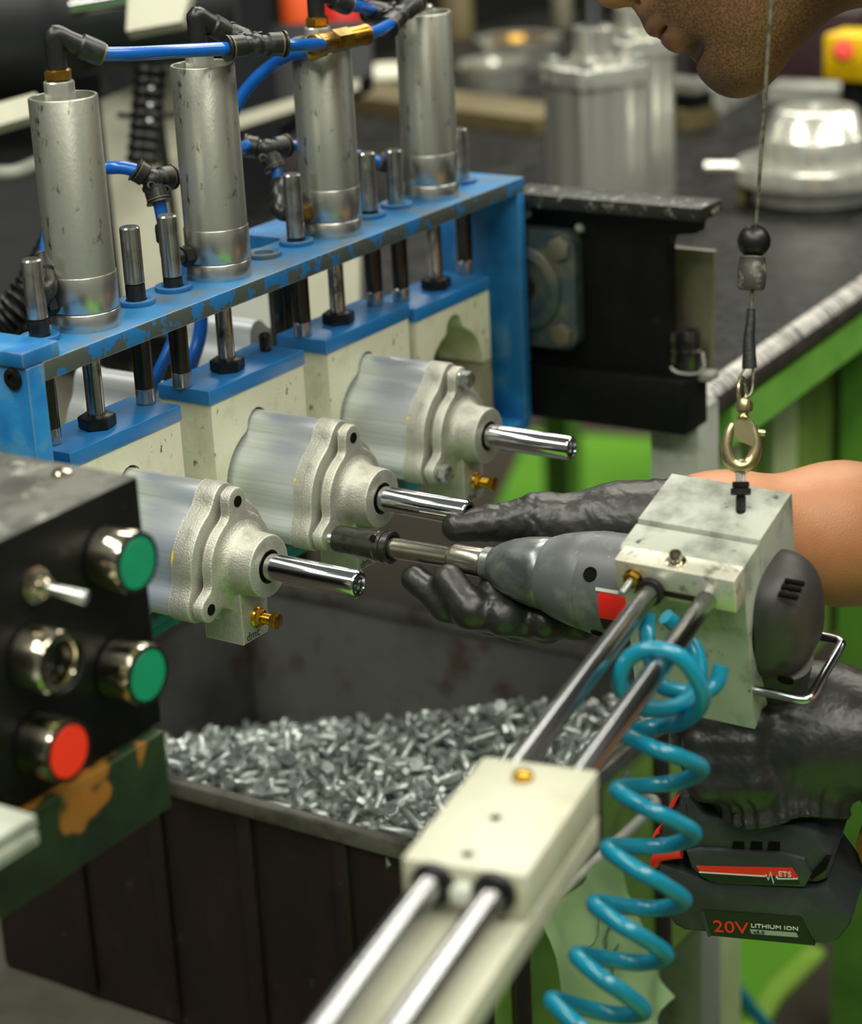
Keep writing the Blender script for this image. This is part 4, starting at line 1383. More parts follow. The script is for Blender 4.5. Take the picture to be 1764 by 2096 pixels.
# brass inline connector
ca0, ca1 = P(640, 93, D3-0.055), P(747, 71, D3-0.012)
t = thing('inline_connector', 'brass inline hose connector in front of the third cylinder', 'fitting', ca0)
L = (ca1-ca0).length
bm = B()
lathe(bm, [(0.0058, 0), (0.0066, 0.0005), (0.0066, 0.003), (0.0058, 0.0034), (0.0058, 0.0042), (0.0066, 0.0046), (0.0066, L*0.34), (0.006, L*0.36), (0.006, L*0.64), (0.0066, L*0.66), (0.0066, L*0.94), (0.0070, L*0.95), (0.0070, L), (0.0048, L)], zframe(ca0, ca1-ca0), 28)
obj('sleeve', fix(bm), M['brass'], t)
bm = B(); hexn(bm, 0.0128, L*0.36, L*0.66, zframe(ca0, ca1-ca0), 0.0006); obj('hex_body', fix(bm), M['brass_dark'], t)
bm = B()
cq = P(628, 108, D3-0.03)
lathe(bm, [(0.0046, 0), (0.0062, 0.0004), (0.0062, 0.012), (0.005, 0.0125)], zframe(cq, (ca0.lerp(ca1, 0.5)-cq).normalized()), 24)
obj('side_port', fix(bm), M['brass_dark'], t)
hose('blue hose curving from the brass connector down behind the second cylinder', [P(640, 104, D3-0.03), P(600, 112, D3-0.01), P(560, 132, D3+0.01), P(520, 165, D3+0.02), P(486, 212, D3+0.03), P(470, 260, D3+0.04)])
D4 = (ctop(3, 0)-CAM).dot(FWD)
t2 = P(815, 33, D4-0.05)
hose('blue hose from the brass connector up to the second black tee', [P(740, 73, D3-0.012), P(775, 62, D3+0.01), P(808, 44, D4-0.055)])
tee(t2, [P(793, 57, D4-0.062), P(852, 3, D4-0.03), P(752, 22, D4-0.03)], 'black tee fitting above the third and fourth cylinders')
b2 = ctop(2, 0.0145)
elbow(b2, b2+Vector((0, 0, 0.0165)), P(712, 10, D3+0.008), 'black elbow fitting on the third cylinder top, brass nut below')
hose('blue hose from the third elbow to the second tee', [P(700, 10, D3+0.006), P(730, 13, D3+0.02), P(765, 22, D4-0.035)])
hose('blue hose rising out of the second tee beside the fourth cylinder', [P(845, 8, D4-0.034), P(860, -8, D4-0.02), P(885, -40, D4)])
# middle row of lines behind the cylinders
M1 = D1+0.135
t3 = P(312, 368, M1)
hose('blue hose passing behind the nearest cylinder to the third tee', [P(98, 535, D1+0.035), P(96, 500, D1+0.04), P(110, 445, D1+0.06), P(150, 385, D1+0.10), P(200, 350, M1), P(245, 343, M1), P(288, 351, M1)])
tee(t3, [P(276, 346, M1-0.004), P(352, 362, M1+0.012), P(326, 415, M1)], 'black tee fitting between the first two cylinders')
hose('short blue hose from the third tee to behind the second cylinder', [P(340, 362, M1+0.01), P(362, 359, M1+0.015), P(400, 345, M1+0.03), P(460, 318, M1+0.06), P(505, 298, M1+0.10)])
hose('blue hose dropping from the third tee to the lower elbow', [P(324, 402, M1), P(329, 430, M1+0.002), P(337, 470, M1+0.004)])
M2 = D2+0.135
t4 = P(546, 306, M2)
tee(t4, [P(500, 298, M2), P(586, 298, M2+0.012), P(565, 345, M2)], 'black tee fitting between the second and third cylinders')
hose('blue hose from the fourth tee to behind the third cylinder', [P(578, 299, M2+0.01), P(612, 300, M2+0.02), P(670, 308, M2+0.05), P(735, 320, M2+0.06), P(776, 331, M2+0.065)])
hose('blue hose dropping from the fourth tee to its elbow', [P(562, 335, M2), P(568, 358, M2), P(572, 390, M2)])
def side_elbow(mouth, corner, port, label, r=0.006):
    t = thing('elbow_fitting', label, 'fitting', corner, 'push-in elbow fittings')
    bm = B()
    sweep(bm, catmull([Vector(port), Vector(port).lerp(corner, 0.5), Vector(corner), Vector(corner).lerp(mouth, 0.4)], 5), r*0.9, 18)
    pipe_fit(bm, Vector(corner).lerp(mouth, 0.15), mouth, r*1.12, False)
    obj('body', fix(bm), M['fit_black'], t)
    obj('release_ring', fix(ringm(corner, mouth, r, 0.97, 1.03)), M['fit_ring'], t)
def port_pt(i):
    d = Vector((-0.92, 0.30, 0)).normalized()
    return Vector((CXS[i], CYY, ZB+0.0165)) + d*0.031
side_elbow(P(338, 462, M1+0.004), P(346, 522, M1), port_pt(1), 'grimy elbow fitting behind the guide rods of the second clamp')
side_elbow(P(92, 530, D1+0.035), P(98, 590, D1+0.02), port_pt(0), 'grimy elbow fitting left of the nearest cylinder')
side_elbow(P(572, 378, M2), P(572, 432, M2-0.02), port_pt(2), 'grimy elbow fitting beside the third cylinder')
side_elbow(P(776, 331, M2+0.065), P(806, 338, M2+0.07), P(815, 372, M2+0.07), 'grey elbow fitting between the third and fourth cylinders')
hose('blue hose slanting down behind the nearest clamp', [P(385, 520, D1+0.22), P(378, 600, D1+0.22), P(356, 690, D1+0.22), P(322, 768, D1+0.22), P(300, 820, D1+0.24)])
hose('blue hose hanging behind the second clamp plate', [P(402, 560, D1+0.25), P(411, 640, D1+0.25), P(408, 690, D1+0.25), P(392, 745, D1+0.25), P(380, 790, D1+0.27)], 0.0048)
# ------------------------------------------------------------------ black pivot machine right of the gantry
def bar(bm, a, b, w, h, up=(0, 0, 1), bev=0.0):
    a, b = Vector(a), Vector(b)
    mm = frame(a, b-a, Vector(up).cross(b-a) if Vector(up).cross(b-a).length > 1e-6 else (0, 1, 0))
    box(bm, (0, -w/2, -h/2), ((b-a).length, w/2, h/2), mm, bev=bev)
XP = 1.393
def yz(pts, x=XP):
    o = []
    for px, py in pts:
        p = onp(px, py, 0, x)
        o.append((p.y, p.z))
    return o
def plate_x(bm, pts, x, th, bev=0.0):
    """plate in the Y-Z plane traced at plane X = x, thickness th away from the viewer"""
    prism(bm, yz(pts, x), 0, th, Matrix(((0, 0, 1, x), (1, 0, 0, 0), (0, 1, 0, 0), (0, 0, 0, 1))), bev)
pv = thing('pivot_stand', 'grimy black iron stand with flanged bearing at the right end of the blue gantry', 'machine stand', onp(1250, 890, 0, XP))
bm = B()
plate_x(bm, [(1040, 400), (1432, 428), (1424, 478), (1372, 482), (1364, 505), (1366, 742), (1372, 764), (1404, 776), (1406, 800), (1040, 770)], XP, 0.014)
obj('side_plate', fix(bm), M['machine_black'], pv)
bm = B()
p0, p1 = onp(1040, 392, 0, XP-0.012), onp(1440, 424, 0, XP-0.012)
box(bm, (XP-0.016, p1.y, (p0.z+p1.z)/2-0.010), (XP+0.018, p0.y, (p0.z+p1.z)/2), bev=0.001)
obj('top_flange', bm, M['grimy_flange'], pv)
bm = B()
a, b = onp(1062, 760, 0, XP-0.008), onp(1402, 893, 0, XP-0.008)
box(bm, (XP-0.008, b.y, b.z), (XP+0.03, a.y+0.02, b.z+0.041), bev=0.0015)
obj('lower_beam', bm, M['machine_black'], pv)
bm = B()
plate_x(bm, [(1366, 506), (1461, 515), (1452, 775), (1366, 762)], XP+0.03, 0.006)
obj('back_plate', fix(bm), M['grimy_cream'], pv)
bm = B()
a = onp(1300, 880, 0, XP-0.01); b = onp(1398, 880, 0, XP-0.01)
box(bm, (XP+0.014, b.y, 0.0), (XP+0.050, a.y, a.z+0.012), bev=0.001)
obj('leg', bm, M['leg_grey'], pv)
bc = onp(1070, 588, 0, XP-0.012)
bm = B()
hw = 0.0455
ol = []
for sx, sy, a0 in ((1, 1, 0), (-1, 1, 90), (-1, -1, 180), (1, -1, 270)):
    for k in range(7):
        a_ = math.radians(a0+15*k)
        ol.append((sx*(hw-0.012)+0.012*math.cos(a_), sy*(hw-0.012)+0.012*math.sin(a_)))
bmx = Matrix(((0, 0, -1, XP), (-1, 0, 0, bc.y), (0, 1, 0, bc.z), (0, 0, 0, 1)))
prism(bm, ol, 0, 0.012, bmx, bev=0.002)
bf = obj('bearing_flange', fix(bm), M['bearing'], pv, label='grimy blue-grey square bearing flange')
bm = B()
lathe(bm, [(0.034, 0.011), (0.033, 0.0145), (0.030, 0.0165), (0.025, 0.0165), (0.024, 0.0125), (0.018, 0.0125), (0.0, 0.0125)], bmx, 40, close=False)
obj('bearing_boss', fix(bm), M['bearing'], bf)
for sx in (-1, 1):
    for sy in (-1, 1):
        bm = B(); hexn(bm, 0.016, 0.011, 0.0165, bmx @ Matrix.Translation((sx*0.033, sy*0.033, 0)), 0.0015, rot=0.4)
        obj('flange_bolt', fix(bm), M['grimy_cream'], bf)
bm = B(); cyl(bm, 0.011, 0.0, 0.006, Matrix.Translation((1.3755, bc.y, bc.z)) @ Matrix.Rotation(PI/2, 4, 'Y'), 24)
obj('pivot_shaft', bm, M['dark_rod'], pv)
for k, (px, py) in enumerate(((1079, 437), (1187, 466))):
    bm = B(); bmesh.ops.create_uvsphere(bm, u_segments=14, v_segments=8, radius=0.004, matrix=Matrix.Translation(onp(px, py, 0, XP)))
    obj('rivet', bm, M['leg_grey'], pv)
for k, px in enumerate((1374, 1414)):
    c = onp(px, 762, 0, XP+0.012)
    zc = onp(px, 676, 0, XP+0.012).z
    t = thing('socket_bit', ['dark knurled socket bit half hidden behind the black plate', 'dark knurled socket bit in the clip beside the bench edge'][k], 'socket', c, 'socket bits in the clip')
    bm = B()
    H = zc-c.z
    lathe(bm, [(0.0066, 0), (0.0072, 0.001), (0.0072, H*0.45), (0.0080, H*0.46), (0.0080, H*0.54), (0.0070, H*0.56), (0.0074, H*0.9), (0.0066, H), (0.004, H), (0.004, H*0.9), (0, H*0.9)], Matrix.Translation(c), 24)
    obj('body', fix(bm), M['socket_steel'], t)
bm = B()
c0, c1 = onp(1362, 764, 0, XP+0.004), onp(1440, 776, 0, XP+0.004)
box(bm, (XP+0.0145, c1.y, c1.z-0.006), (XP+0.03, c0.y, c1.z), bev=0.001)
sweep(bm, catmull([onp(1365, 745, 0, XP+0.003), onp(1385, 762, 0, XP+0.003), onp(1420, 766, 0, XP+0.003), onp(1440, 755, 0, XP+0.003), onp(1438, 722, 0, XP+0.003)], 4), 0.0012, 6)
obj('socket_clip', bm, M['leg_grey'], pv)

# ------------------------------------------------------------------ bench with worn black mat
ZT = 0.90
e0, e1_ = onp(1432, 818, 2, ZT), onp(1764, 590, 2, ZT)
ed = (e1_-e0); ed.z = 0; ed.normalize()
en = Vector((-ed.y, ed.x, 0))               # into the bench
bt = thing('bench', 'bench with black worn mat top, bare curved front edge and green steel frame', 'bench', e0 - Vector((0, 0, ZT)))
BMX = Matrix((ed, en, (0, 0, 1))).transposed().to_4x4(); BMX.translation = e0
R_ = 0.015
bm = B(); box(bm, (0.0, 0.0155, -2*R_), (1.9, 1.15, 0), BMX)
obj('mat_top', bm, M['mat_top'], bt)
bm = B()
prof = [(0.015+R_*math.cos(a), -R_+R_*math.sin(a)) for a in [PI/2+PI*k/14 for k in range(15)]]
prism(bm, [(p[0], p[1]) for p in prof[:6]] + [(0.0155, -R_*0.9)], 0.0, 1.9, BMX @ Matrix(((0, 0, 1, 0), (1, 0, 0, 0), (0, 1, 0, 0), (0, 0, 0, 1))))
obj('worn_edge', fix(bm), M['mat_edge'], bt, label='bare shiny worn strip of the bench edge')
bm = B()
prism(bm, [(p[0], p[1]) for p in prof[5:]] + [(0.0155, -R_*0.9)], 0.0, 1.9, BMX @ Matrix(((0, 0, 1, 0), (1, 0, 0, 0), (0, 1, 0, 0), (0, 0, 0, 1))))
obj('edge_underside', fix(bm), M['mat_side'], bt)
bm = B(); box(bm, (0.075, 0.006, -0.062), (1.9, 0.05, -0.0305), BMX); obj('front_rail', bm, M['green_frame'], bt)
for x in (0.10, 0.52, 1.8):
    bm = B(); box(bm, (x, 0.03, -ZT), (x+0.05, 0.08, -0.0585), BMX); obj('leg', bm, M['pale_green' if x == 0.10 else 'green_frame'], bt)
for x in (0.10, 1.8):
    bm = B(); box(bm, (x, 1.05, -ZT), (x+0.05, 1.10, -0.031), BMX); obj('leg', bm, M['green_frame'], bt)
bm = B(); box(bm, (0.16, 0.09, -0.42), (0.95, 0.11, -0.062), BMX); obj('door_panel', bm, M['bin_green'], bt)
bm = B(); box(bm, (0.34, 0.078, -0.42), (0.40, 0.089, -0.062), BMX); obj('post', bm, M['pale_green'], bt)
# things on the bench
def aircyl(px, py, rad, H, neckr, neckh, rodr, label):
    c = onp(px, py, 2, ZT)
    t = thing('aluminium_cylinder', label, 'cylinder', c, 'air cylinders standing on the bench')
    T_ = Matrix.Translation(c)
    bm = B()
    ol = lobed(rad*0.93, rad*0.20, rad*0.86, [math.radians(a) for a in (20, 110, 200, 290)])
    prism(bm, ol, 0.0, H, T_)
    obj('profile_tube', fix(bm), M['extruded_al'], t)
    bm = B()
    prism(bm, lobed(rad*1.0, rad*0.26, rad*0.92, [math.radians(a) for a in (20, 110, 200, 290)]), H, H+0.018, T_, bev=0.002)
    obj('end_cap', fix(bm), M['machined_al'], t)
    bm = B(); lathe(bm, [(neckr*1.25, H+0.018), (neckr*1.2, H+0.024), (neckr, H+0.025), (neckr, H+0.018+neckh-0.001), (neckr-0.001, H+0.018+neckh), (0, H+0.018+neckh)], T_, 36); obj('neck', fix(bm), M['machined_al'], t)
    bm = B(); cyl(bm, rodr, H+0.018+neckh-0.002, H+0.25, T_, 24); obj('rod', bm, M['chrome'], t)
    for a in (20, 110, 200, 290):
        q = Vector((rad*0.9*math.cos(math.radians(a)), rad*0.9*math.sin(math.radians(a)), H+0.018))
        bm = B(); lathe(bm, [(0.0075, 0), (0.0075, 0.006), (0.006, 0.0075), (0, 0.0075)], T_ @ Matrix.Translation(q), 18); obj('cap_screw', fix(bm), M['zinc'], t)
def height_at(c, py, px):
    q = FWD + RGT*((px-CX)/FPX) - UPV*((py-CY)/FPX)
    k = ((c-CAM).xy.length)/q.xy.length
    return (CAM+q*k).z - c.z
c_ = onp(1222, 440, 2, ZT)
aircyl(1222, 440, 0.0475, height_at(c_, 165, 1222), 0.0205, 0.036, 0.0088, 'nearer tall aluminium cylinder standing on the bench behind the black stand')
c_ = onp(1300, 395, 2, ZT)
aircyl(1300, 395, 0.040, height_at(c_, 108, 1300), 0.019, 0.030, 0.0085, 'aluminium cylinder partly hidden behind the nearer one, left of the face')
c = onp(1668, 405, 2, ZT)
t = thing('pulley_stack', 'machined aluminium disc stack with stepped hub standing on the bench under the face', 'disc', c)
T_ = Matrix.Translation(c)
k = (c-CAM).dot(FWD)/FPX
bm = B(); lathe(bm, [(0.0, 0.0), (128*k, 0.0), (135*k, 0.003), (135*k, 0.017), (150*k, 0.019), (164*k, 0.022), (164*k, 0.037), (160*k, 0.041), (100*k, 0.041)], T_, 64, close=False); obj('base_disc', fix(bm), M['machined_al'], t)
bm = B(); lathe(bm, [(110*k, 0.040), (110*k, 0.066), (107*k, 0.068), (104*k, 0.070), (84*k, 0.092), (78*k, 0.094), (54*k, 0.094), (48*k, 0.084), (0, 0.084)], T_, 64, close=False); obj('hub', fix(bm), M['machined_al'], t)
bm = B(); rod(bm, c+Vector((0, 0, 0.032))-Vector(RGT)*160*k, c+Vector((0, 0, 0.032))-Vector(RGT)*228*k, 0.0062, 16, 0.001); obj('side_pin', bm, M['machined_al'], t)
bm = B(); d_ = Vector(RGT).copy(); d_.z = 0; d_.normalize()
q = c - d_*150*k
box(bm, (q.x-0.008, q.y-0.008, ZT), (q.x+0.004, q.y+0.004, ZT+0.030)); obj('rust_foot', bm, M['wood'], t)
for i, (px, py, w_, mt, lab) in enumerate(((1012, 190, 70, 'machined_al', 'small aluminium cup in front on the far side of the bench'), (1062, 142, 88, 'machined_al', 'wider yellowish cup behind the small one'))):
    c = onp(px, py, 2, ZT)
    k = (c-CAM).dot(FWD)/FPX
    t = thing('metal_cup', lab, 'cup', c, 'aluminium cups on the bench')
    bm = B(); H = 66*k
    lathe(bm, [(0, 0), (w_*k*0.86, 0), (w_*k*0.9, 0.003), (w_*k*0.94, H*0.8), (w_*k, H*0.84), (w_*k, H), (w_*k*0.88, H), (w_*k*0.84, H*0.5), (0, H*0.5)], Matrix.Translation(c), 48, close=False)
    obj('shell', fix(bm), M[mt], t)
    bm = B(); lathe(bm, [(w_*k*0.70, H*0.5), (w_*k*0.66, H*0.94), (w_*k*0.5, H*0.96), (w_*k*0.42, H*0.7), (0, H*0.7)], Matrix.Translation(c), 40, close=False); obj('inner_ring', fix(bm), M['brass' if i else 'machined_al'], t)
c = onp(800, 165, 2, ZT)
k = (c-CAM).dot(FWD)/FPX
bm = B(); lathe(bm, [(0, 0), (50*k, 0), (88*k, 0.012), (86*k, 0.016), (48*k, 0.005), (0, 0.005)], Matrix.Translation(c), 40); obj('cream_plate', fix(bm), M['white_label'], None, label='cream dish lying on the bench behind the third and fourth cylinders', cat='dish')
a, b = onp(700, 205, 2, ZT), onp(1150, 265, 2, ZT)
bm = B(); bar(bm, a+Vector((0, 0, 0.010)), b+Vector((0, 0, 0.010)), 0.10, 0.02); obj('wooden_board', fix(bm), M['wood'], None, label='oily wooden board lying across the bench under the cups', cat='board')
a, b = onp(1440, 232, 2, ZT), onp(1690, 70, 2, ZT)
bm = B(); bar(bm, a+Vector((0, 0, 0.016)), b+Vector((0, 0, 0.016)), 0.05, 0.032); obj('steel_bar', fix(bm), M['leg_grey'], None, label='grey steel bar lying diagonally on the bench under the chin', cat='bar')
a, b = onp(1352, 250, 2, ZT), onp(1436, 262, 2, ZT)
t = thing('steel_block', 'pale steel block on a dark base beside the diagonal bar', 'block', (a+b)/2)
bm = B(); bar(bm, a+Vector((0, 0, 0.012)), b+Vector((0, 0, 0.012)), 0.06, 0.024); obj('base', fix(bm), M['wood'], t)
bm = B(); bar(bm, a+Vector((0, 0, 0.034)), b+Vector((0, 0, 0.034)), 0.04, 0.018); obj('spacer', fix(bm), M['machine_black'], t)
bm = B(); bar(bm, a+Vector((0, 0, 0.050)), b+Vector((0, 0, 0.050)), 0.03, 0.013); obj('top_bar', fix(bm), M['machined_al'], t)
a, b = onp(1585, 200, 2, ZT), onp(1800, 212, 2, ZT)
bm = B(); bar(bm, a+Vector((0, 0, 0.010)), b+Vector((0, 0, 0.010)), 0.05, 0.02); obj('flat_bar', fix(bm), M['leg_grey'], None, label='flat grey bar behind the disc stack', cat='bar')
def base_z(x, y):
    v = BMX.inverted() @ Vector((x, y, ZT))
    return ZT if -0.1 < v.x < 2.05 and -0.1 < v.y < 1.3 else 0.0
# items standing behind the bench
def backbox(name, label, cat, px, py, d, w, h, dep, mt, extra=None):
    c = P(px, py, d)
    t = thing(name, label, cat, c-Vector((0, 0, h/2)))
    bm = B(); box(bm, (c.x-dep/2, c.y-w/2, c.z-h/2), (c.x+dep/2, c.y+w/2, c.z+h/2), bev=0.006); obj('body', bm, mt, t)
    return t, c
t, c = backbox('stop_box', 'yellow emergency stop box with red button beyond the bench', 'switch box', 1752, 112, 2.65, 0.062, 0.056, 0.06, M['yellow'])
bm = B(); lathe(bm, [(0.011, 0), (0.013, 0.012), (0.011, 0.018), (0, 0.019)], zframe(P(1722, 108, 2.60), -FWD), 20); obj('stop_button', fix(bm), M['btn_red'], t)
bm = B(); cq = P(1752, 112, 2.65); rod(bm, (cq.x, cq.y, ZT), (cq.x, cq.y, cq.z-0.026), 0.018, 16); obj('post', bm, M['machine_black'], t)
t, c = backbox('dark_cabinet', 'dark maroon cabinet standing behind the bench under the jaw', 'cabinet', 1640, 150, 3.0, 0.25, 0.20, 0.2, pm('maroon_enamel', '#2c1418', rough=0.5))
bm = B(); box(bm, (c.x-0.09, c.y-0.11, base_z(c.x, c.y)), (c.x+0.09, c.y+0.11, max(c.z-0.1, base_z(c.x, c.y)+0.004))); obj('pedestal', bm, M['machine_black'], t)
for i, (px, py, w_, h_, mt, lab) in enumerate(((612, 12, 0.05, 0.07, 'orange', 'bright orange container at the top behind the third cylinder'), (935, 38, 0.045, 0.11, 'wood', 'pale beige container behind the fourth cylinder'), (1150, 30, 0.028, 0.11, 'grimy_cream', 'narrow pale post behind the tall air cylinders'), (700, 40, 0.06, 0.05, 'red', 'reddish container behind the third cylinder'))):
    d = 3.5
    w_, h_ = w_*1.12, h_*1.12
    c = P(px, py, d)
    t = thing('far_container', lab, 'container', (c.x, c.y, 0))
    bm = B(); lathe(bm, [(0, c.z-h_/2), (w_/2, c.z-h_/2), (w_/2, c.z+h_/2-0.01), (w_/2-0.008, c.z+h_/2), (0, c.z+h_/2)], Matrix.Translation((c.x, c.y, 0)), 24); obj('body', fix(bm), M[mt], t)
    bm = B(); cyl(bm, 0.02, base_z(c.x, c.y), max(c.z-h_/2, base_z(c.x, c.y)+0.004), Matrix.Translation((c.x, c.y, 0)), 12); obj('stand', bm, M['machine_black'], t)

# ------------------------------------------------------------------ machine behind, upper left
bg = thing('press_machine', 'large dark machine with cream panels and black motor behind the nearest cylinders', 'machine', (P(250, 400, 2.0).x, P(250, 400, 2.0).y, 0))
DM = 1.95
a, b = P(-250, 60, DM), P(150, 30, DM)
bm = B()
L = (b-a).length
lathe(bm, [(0, 0), (0.072, 0), (0.072, L*0.86), (0.066, L*0.93), (0.052, L), (0.05, L+0.01), (0.05, L+0.13), (0.044, L+0.145), (0, L+0.145)], zframe(a, b-a), 48); obj('motor', fix(bm), M['black_motor'], bg)
bm = B(); rod(bm, P(145, 14, DM-0.10), P(266, -6, DM-0.10), 0.0085, 18); obj('tie_bar', bm, M['chrome'], bg)
def pan(name, pts, d, mt, th=0.03):
    bm = B()
    q = [P(x, y, d) for x, y in pts]
    n_ = (q[1]-q[0]).cross(q[2]-q[0]).normalized()
    if n_.dot(FWD) < 0:
        n_ = -n_
    f = [bm.verts.new(p) for p in q]
    g_ = [bm.verts.new(p+n_*th) for p in q]
    n = len(q)
    bm.faces.new(f); bm.faces.new(g_[::-1])
    for i in range(n):
        bm.faces.new((f[i], g_[i], g_[(i+1) % n], f[(i+1) % n]))
    obj(name, fix(bm), mt, bg)
pan('name_plate', [(262, -10), (395, -30), (372, 44), (258, 64)], DM-0.115, M['white_label'])
pan('name_plate', [(-20, 215), (72, 190), (104, 226), (-20, 262)], DM-0.11, M['white_label'])
pan('cream_column', [(205, 205), (288, 168), (300, 250), (395, 700), (270, 760)], DM+0.03, M['cream_panel'], 0.08)
pan('cream_column', [(322, 140), (372, 120), (470, 640), (398, 700)], DM+0.06, M['cream_panel'], 0.08)
pan('side_shell', [(-60, 180), (205, 150), (225, 560), (-60, 640)], DM+0.10, M['black_motor'], 0.2)
pan('base_shell', [(60, 640), (430, 600), (520, 900), (60, 980)], DM+0.06, M['grimy_cream'], 0.2)
pan('dark_backing', [(380, 60), (760, 40), (760, 150), (560, 260), (400, 300)], DM+0.5, M['black_motor'], 0.1)  # dark panel added as backing for the dark background behind the cylinders
bm = B()
for k in range(9):
    torus(bm, 0.010, 0.005, zframe(P(308-2*k, 150+22*k, DM-0.02), P(308, 150, DM)-P(290, 348, DM)), 18, 8)
obj('bellows', fix(bm), M['rubber'], bg)
for y in (183, 217, 249):
    bm = B(); bmesh.ops.create_uvsphere(bm, u_segments=14, v_segments=8, radius=0.0038, matrix=Matrix.Translation(P(309-(y-183)*0.05, y, DM-0.035))); obj('bright_screw', bm, M['chrome'], bg)
bm = B(); sweep(bm, catmull([P(-40, 352, DM-0.05), P(30, 352, DM-0.05), P(90, 330, DM-0.04), P(180, 320, DM)], 6), 0.0062, 14); obj('pipe', bm, M['leg_grey'], bg)
bm = B(); sweep(bm, catmull([P(240, 235, DM-0.01), P(300, 240, DM-0.01), P(380, 232, DM), P(470, 225, DM+.03)], 6), 0.0026, 10); obj('cable', bm, M['rubber'], bg)
bm = B()
hp = catmull([P(-60, 690, 1.55), P(10, 655, 1.55), P(50, 615, 1.55), P(90, 560, 1.56), P(120, 500, 1.6)], 14)
sweep(bm, hp, lambda q: 0.0135+0.0018*math.sin(q*260), 14); obj('corrugated_hose', bm, M['rubber'], bg)
pan('cream_shelf', [(560, 560), (735, 470), (735, 640), (590, 700)], DM-0.05, M['cream_panel'], 0.05)
pan('cream_shelf', [(395, 640), (560, 560), (590, 700), (430, 720)], DM-0.12, M['leg_grey'], 0.05)
pan('leaning_bar', [(470, 240), (735, 160), (735, 182), (470, 268)], DM+0.35, M['cream_panel'], 0.03)
bm = B(); q = P(250, 500, 2.2); box(bm, (q.x-0.1, q.y+0.02, 0), (q.x+0.3, q.y+0.7, 1.25)); obj('frame', bm, M['black_motor'], bg)
# plinth under the bin, lower left
bm = B(); box(bm, (0.84, 0.72, 0.0), (1.16, 1.42, ZBIN-0.0035), bev=0.004)
obj('plinth', bm, M['concrete'], None, label='oily grey plinth that the bolt bin stands on', cat='plinth')
# crumpled pale sheet with print hanging on the bin, right of the slide block
bm = B()
n, m_ = 16, 22
gv = []
c0 = onp(1145, 1700, 1, Y0-0.024)
for i in range(n+1):
    r_ = []
    for j in range(m_+1):
        u, v = i/n, j/m_
        xx = 1.075+0.105*u
        zz = 0.6535-0.150*v*(1-0.30*u*v)
        yy = Y0-0.0285-0.040*v-0.012*math.sin(PI*u)*v+0.006*mnoise.noise(Vector((u*5, v*4, 1.7)))-0.004*math.sin(u*14+v*6)*v
        r_.append(bm.verts.new((xx, yy, zz)))
    gv.append(r_)
for i in range(n):
    for j in range(m_):
        bm.faces.new((gv[i][j], gv[i+1][j], gv[i+1][j+1], gv[i][j+1]))
bmesh.ops.solidify(bm, geom=bm.faces[:], thickness=0.0008)
pb = obj('plastic_sheet', fix(bm), M['plastic_bag'], None, label='crumpled pale green plastic sheet with dark print hanging on the bin side', cat='plastic sheet')
for k in range(3):
    bm = B()
    vv, uu = 0.24+0.085*k, 0.26+0.05*k
    pts_ = []
    for q in range(7):
        u, v = uu+0.36*q/6*(1.0 if k < 2 else 0.8), vv-0.10*q/6*(1.0 if k < 2 else 0.8)+0.03
        pts_.append(Vector((1.075+0.105*u, Y0-0.0300-0.040*v-0.012*math.sin(PI*u)*v+0.006*mnoise.noise(Vector((u*5, v*4, 1.7)))-0.004*math.sin(u*14+v*6)*v-0.0012, 0.6535-0.150*v*(1-0.30*u*v))))
    sweep(bm, pts_, 0.0011 if k else 0.0005, 6)
    obj('printed_line', bm, M['ink'], pb)
# pale green machine legs under the bench, lower right
for k, (px, w_, lab) in enumerate(((1396, 0.030, 'pale green steel post below the battery, left one'), (1442, 0.026, 'pale green steel post below the battery, right one'))):
    q = onp(px, 2030, 2, 0.30)
    bm = B(); box(bm, (q.x-w_/2, q.y-w_/2, 0), (q.x+w_/2, q.y+w_/2, 0.62), bev=0.001)
    obj('steel_post', bm, M['pale_green'], None, label=lab, cat='post', group='pale green posts')
q = onp(1396, 2030, 2, 0.30)
bm = B(); bar(bm, onp(1110, 2075, 1, q.y+0.05), onp(1400, 1905, 1, q.y+0.05), 0.02, 0.05); obj('brace', fix(bm), M['pale_green'], None, label='slanting pale green brace behind the coil hose', cat='brace')
bm = B(); sweep(bm, catmull([onp(1470, 1940, 2, 0.02), onp(1500, 2010, 2, 0.012), onp(1560, 2090, 2, 0.012), onp(1620, 2150, 2, 0.012)], 6), 0.007, 10); obj('floor_hose', bm, M['hose_teal'], None, label='dull teal hose lying across the green floor, lower right', cat='hose')
# ------------------------------------------------------------------ handle and battery of the nutrunner
ph = math.radians(13.8)
BX = Vector((math.sin(ph), -math.cos(ph), 0))
BN = Vector((-math.cos(ph), -math.sin(ph), 0))           # towards the viewer
BO = P(1545, 1815, 1.245)
BM_ = Matrix((BX, (0, 0, 1), BN)).transposed().to_4x4()
BM_.translation = BO
BMI = BM_.inverted()
def bface(x, y, k=0.0):
    """sight line through (x, y) on the battery side plane, in its local coordinates"""
    q = FWD + RGT*((x-CX)/FPX) - UPV*((y-CY)/FPX)
    t_ = ((BO+BN*k)-CAM).dot(BN)/q.dot(BN)
    v = BMI @ (CAM+q*t_)
    return (v.x, v.y)
def bprism(pts, z0, z1, bev=0.0, k=0.0):
    bm = B()
    ol = [bface(x, y, k) for x, y in pts]
    ar = sum(ol[i-1][0]*ol[i][1]-ol[i][0]*ol[i-1][1] for i in range(len(ol)))
    if ar < 0:
        ol = ol[::-1]
    prism(bm, ol, z0, z1, BM_, bev)
    return fix(bm)
BD = 0.062
bat = thing('battery_pack', 'dark battery pack lettered 20V below the gloved grip hand', 'battery', BM_ @ Vector((0, -0.03, -BD/2)))
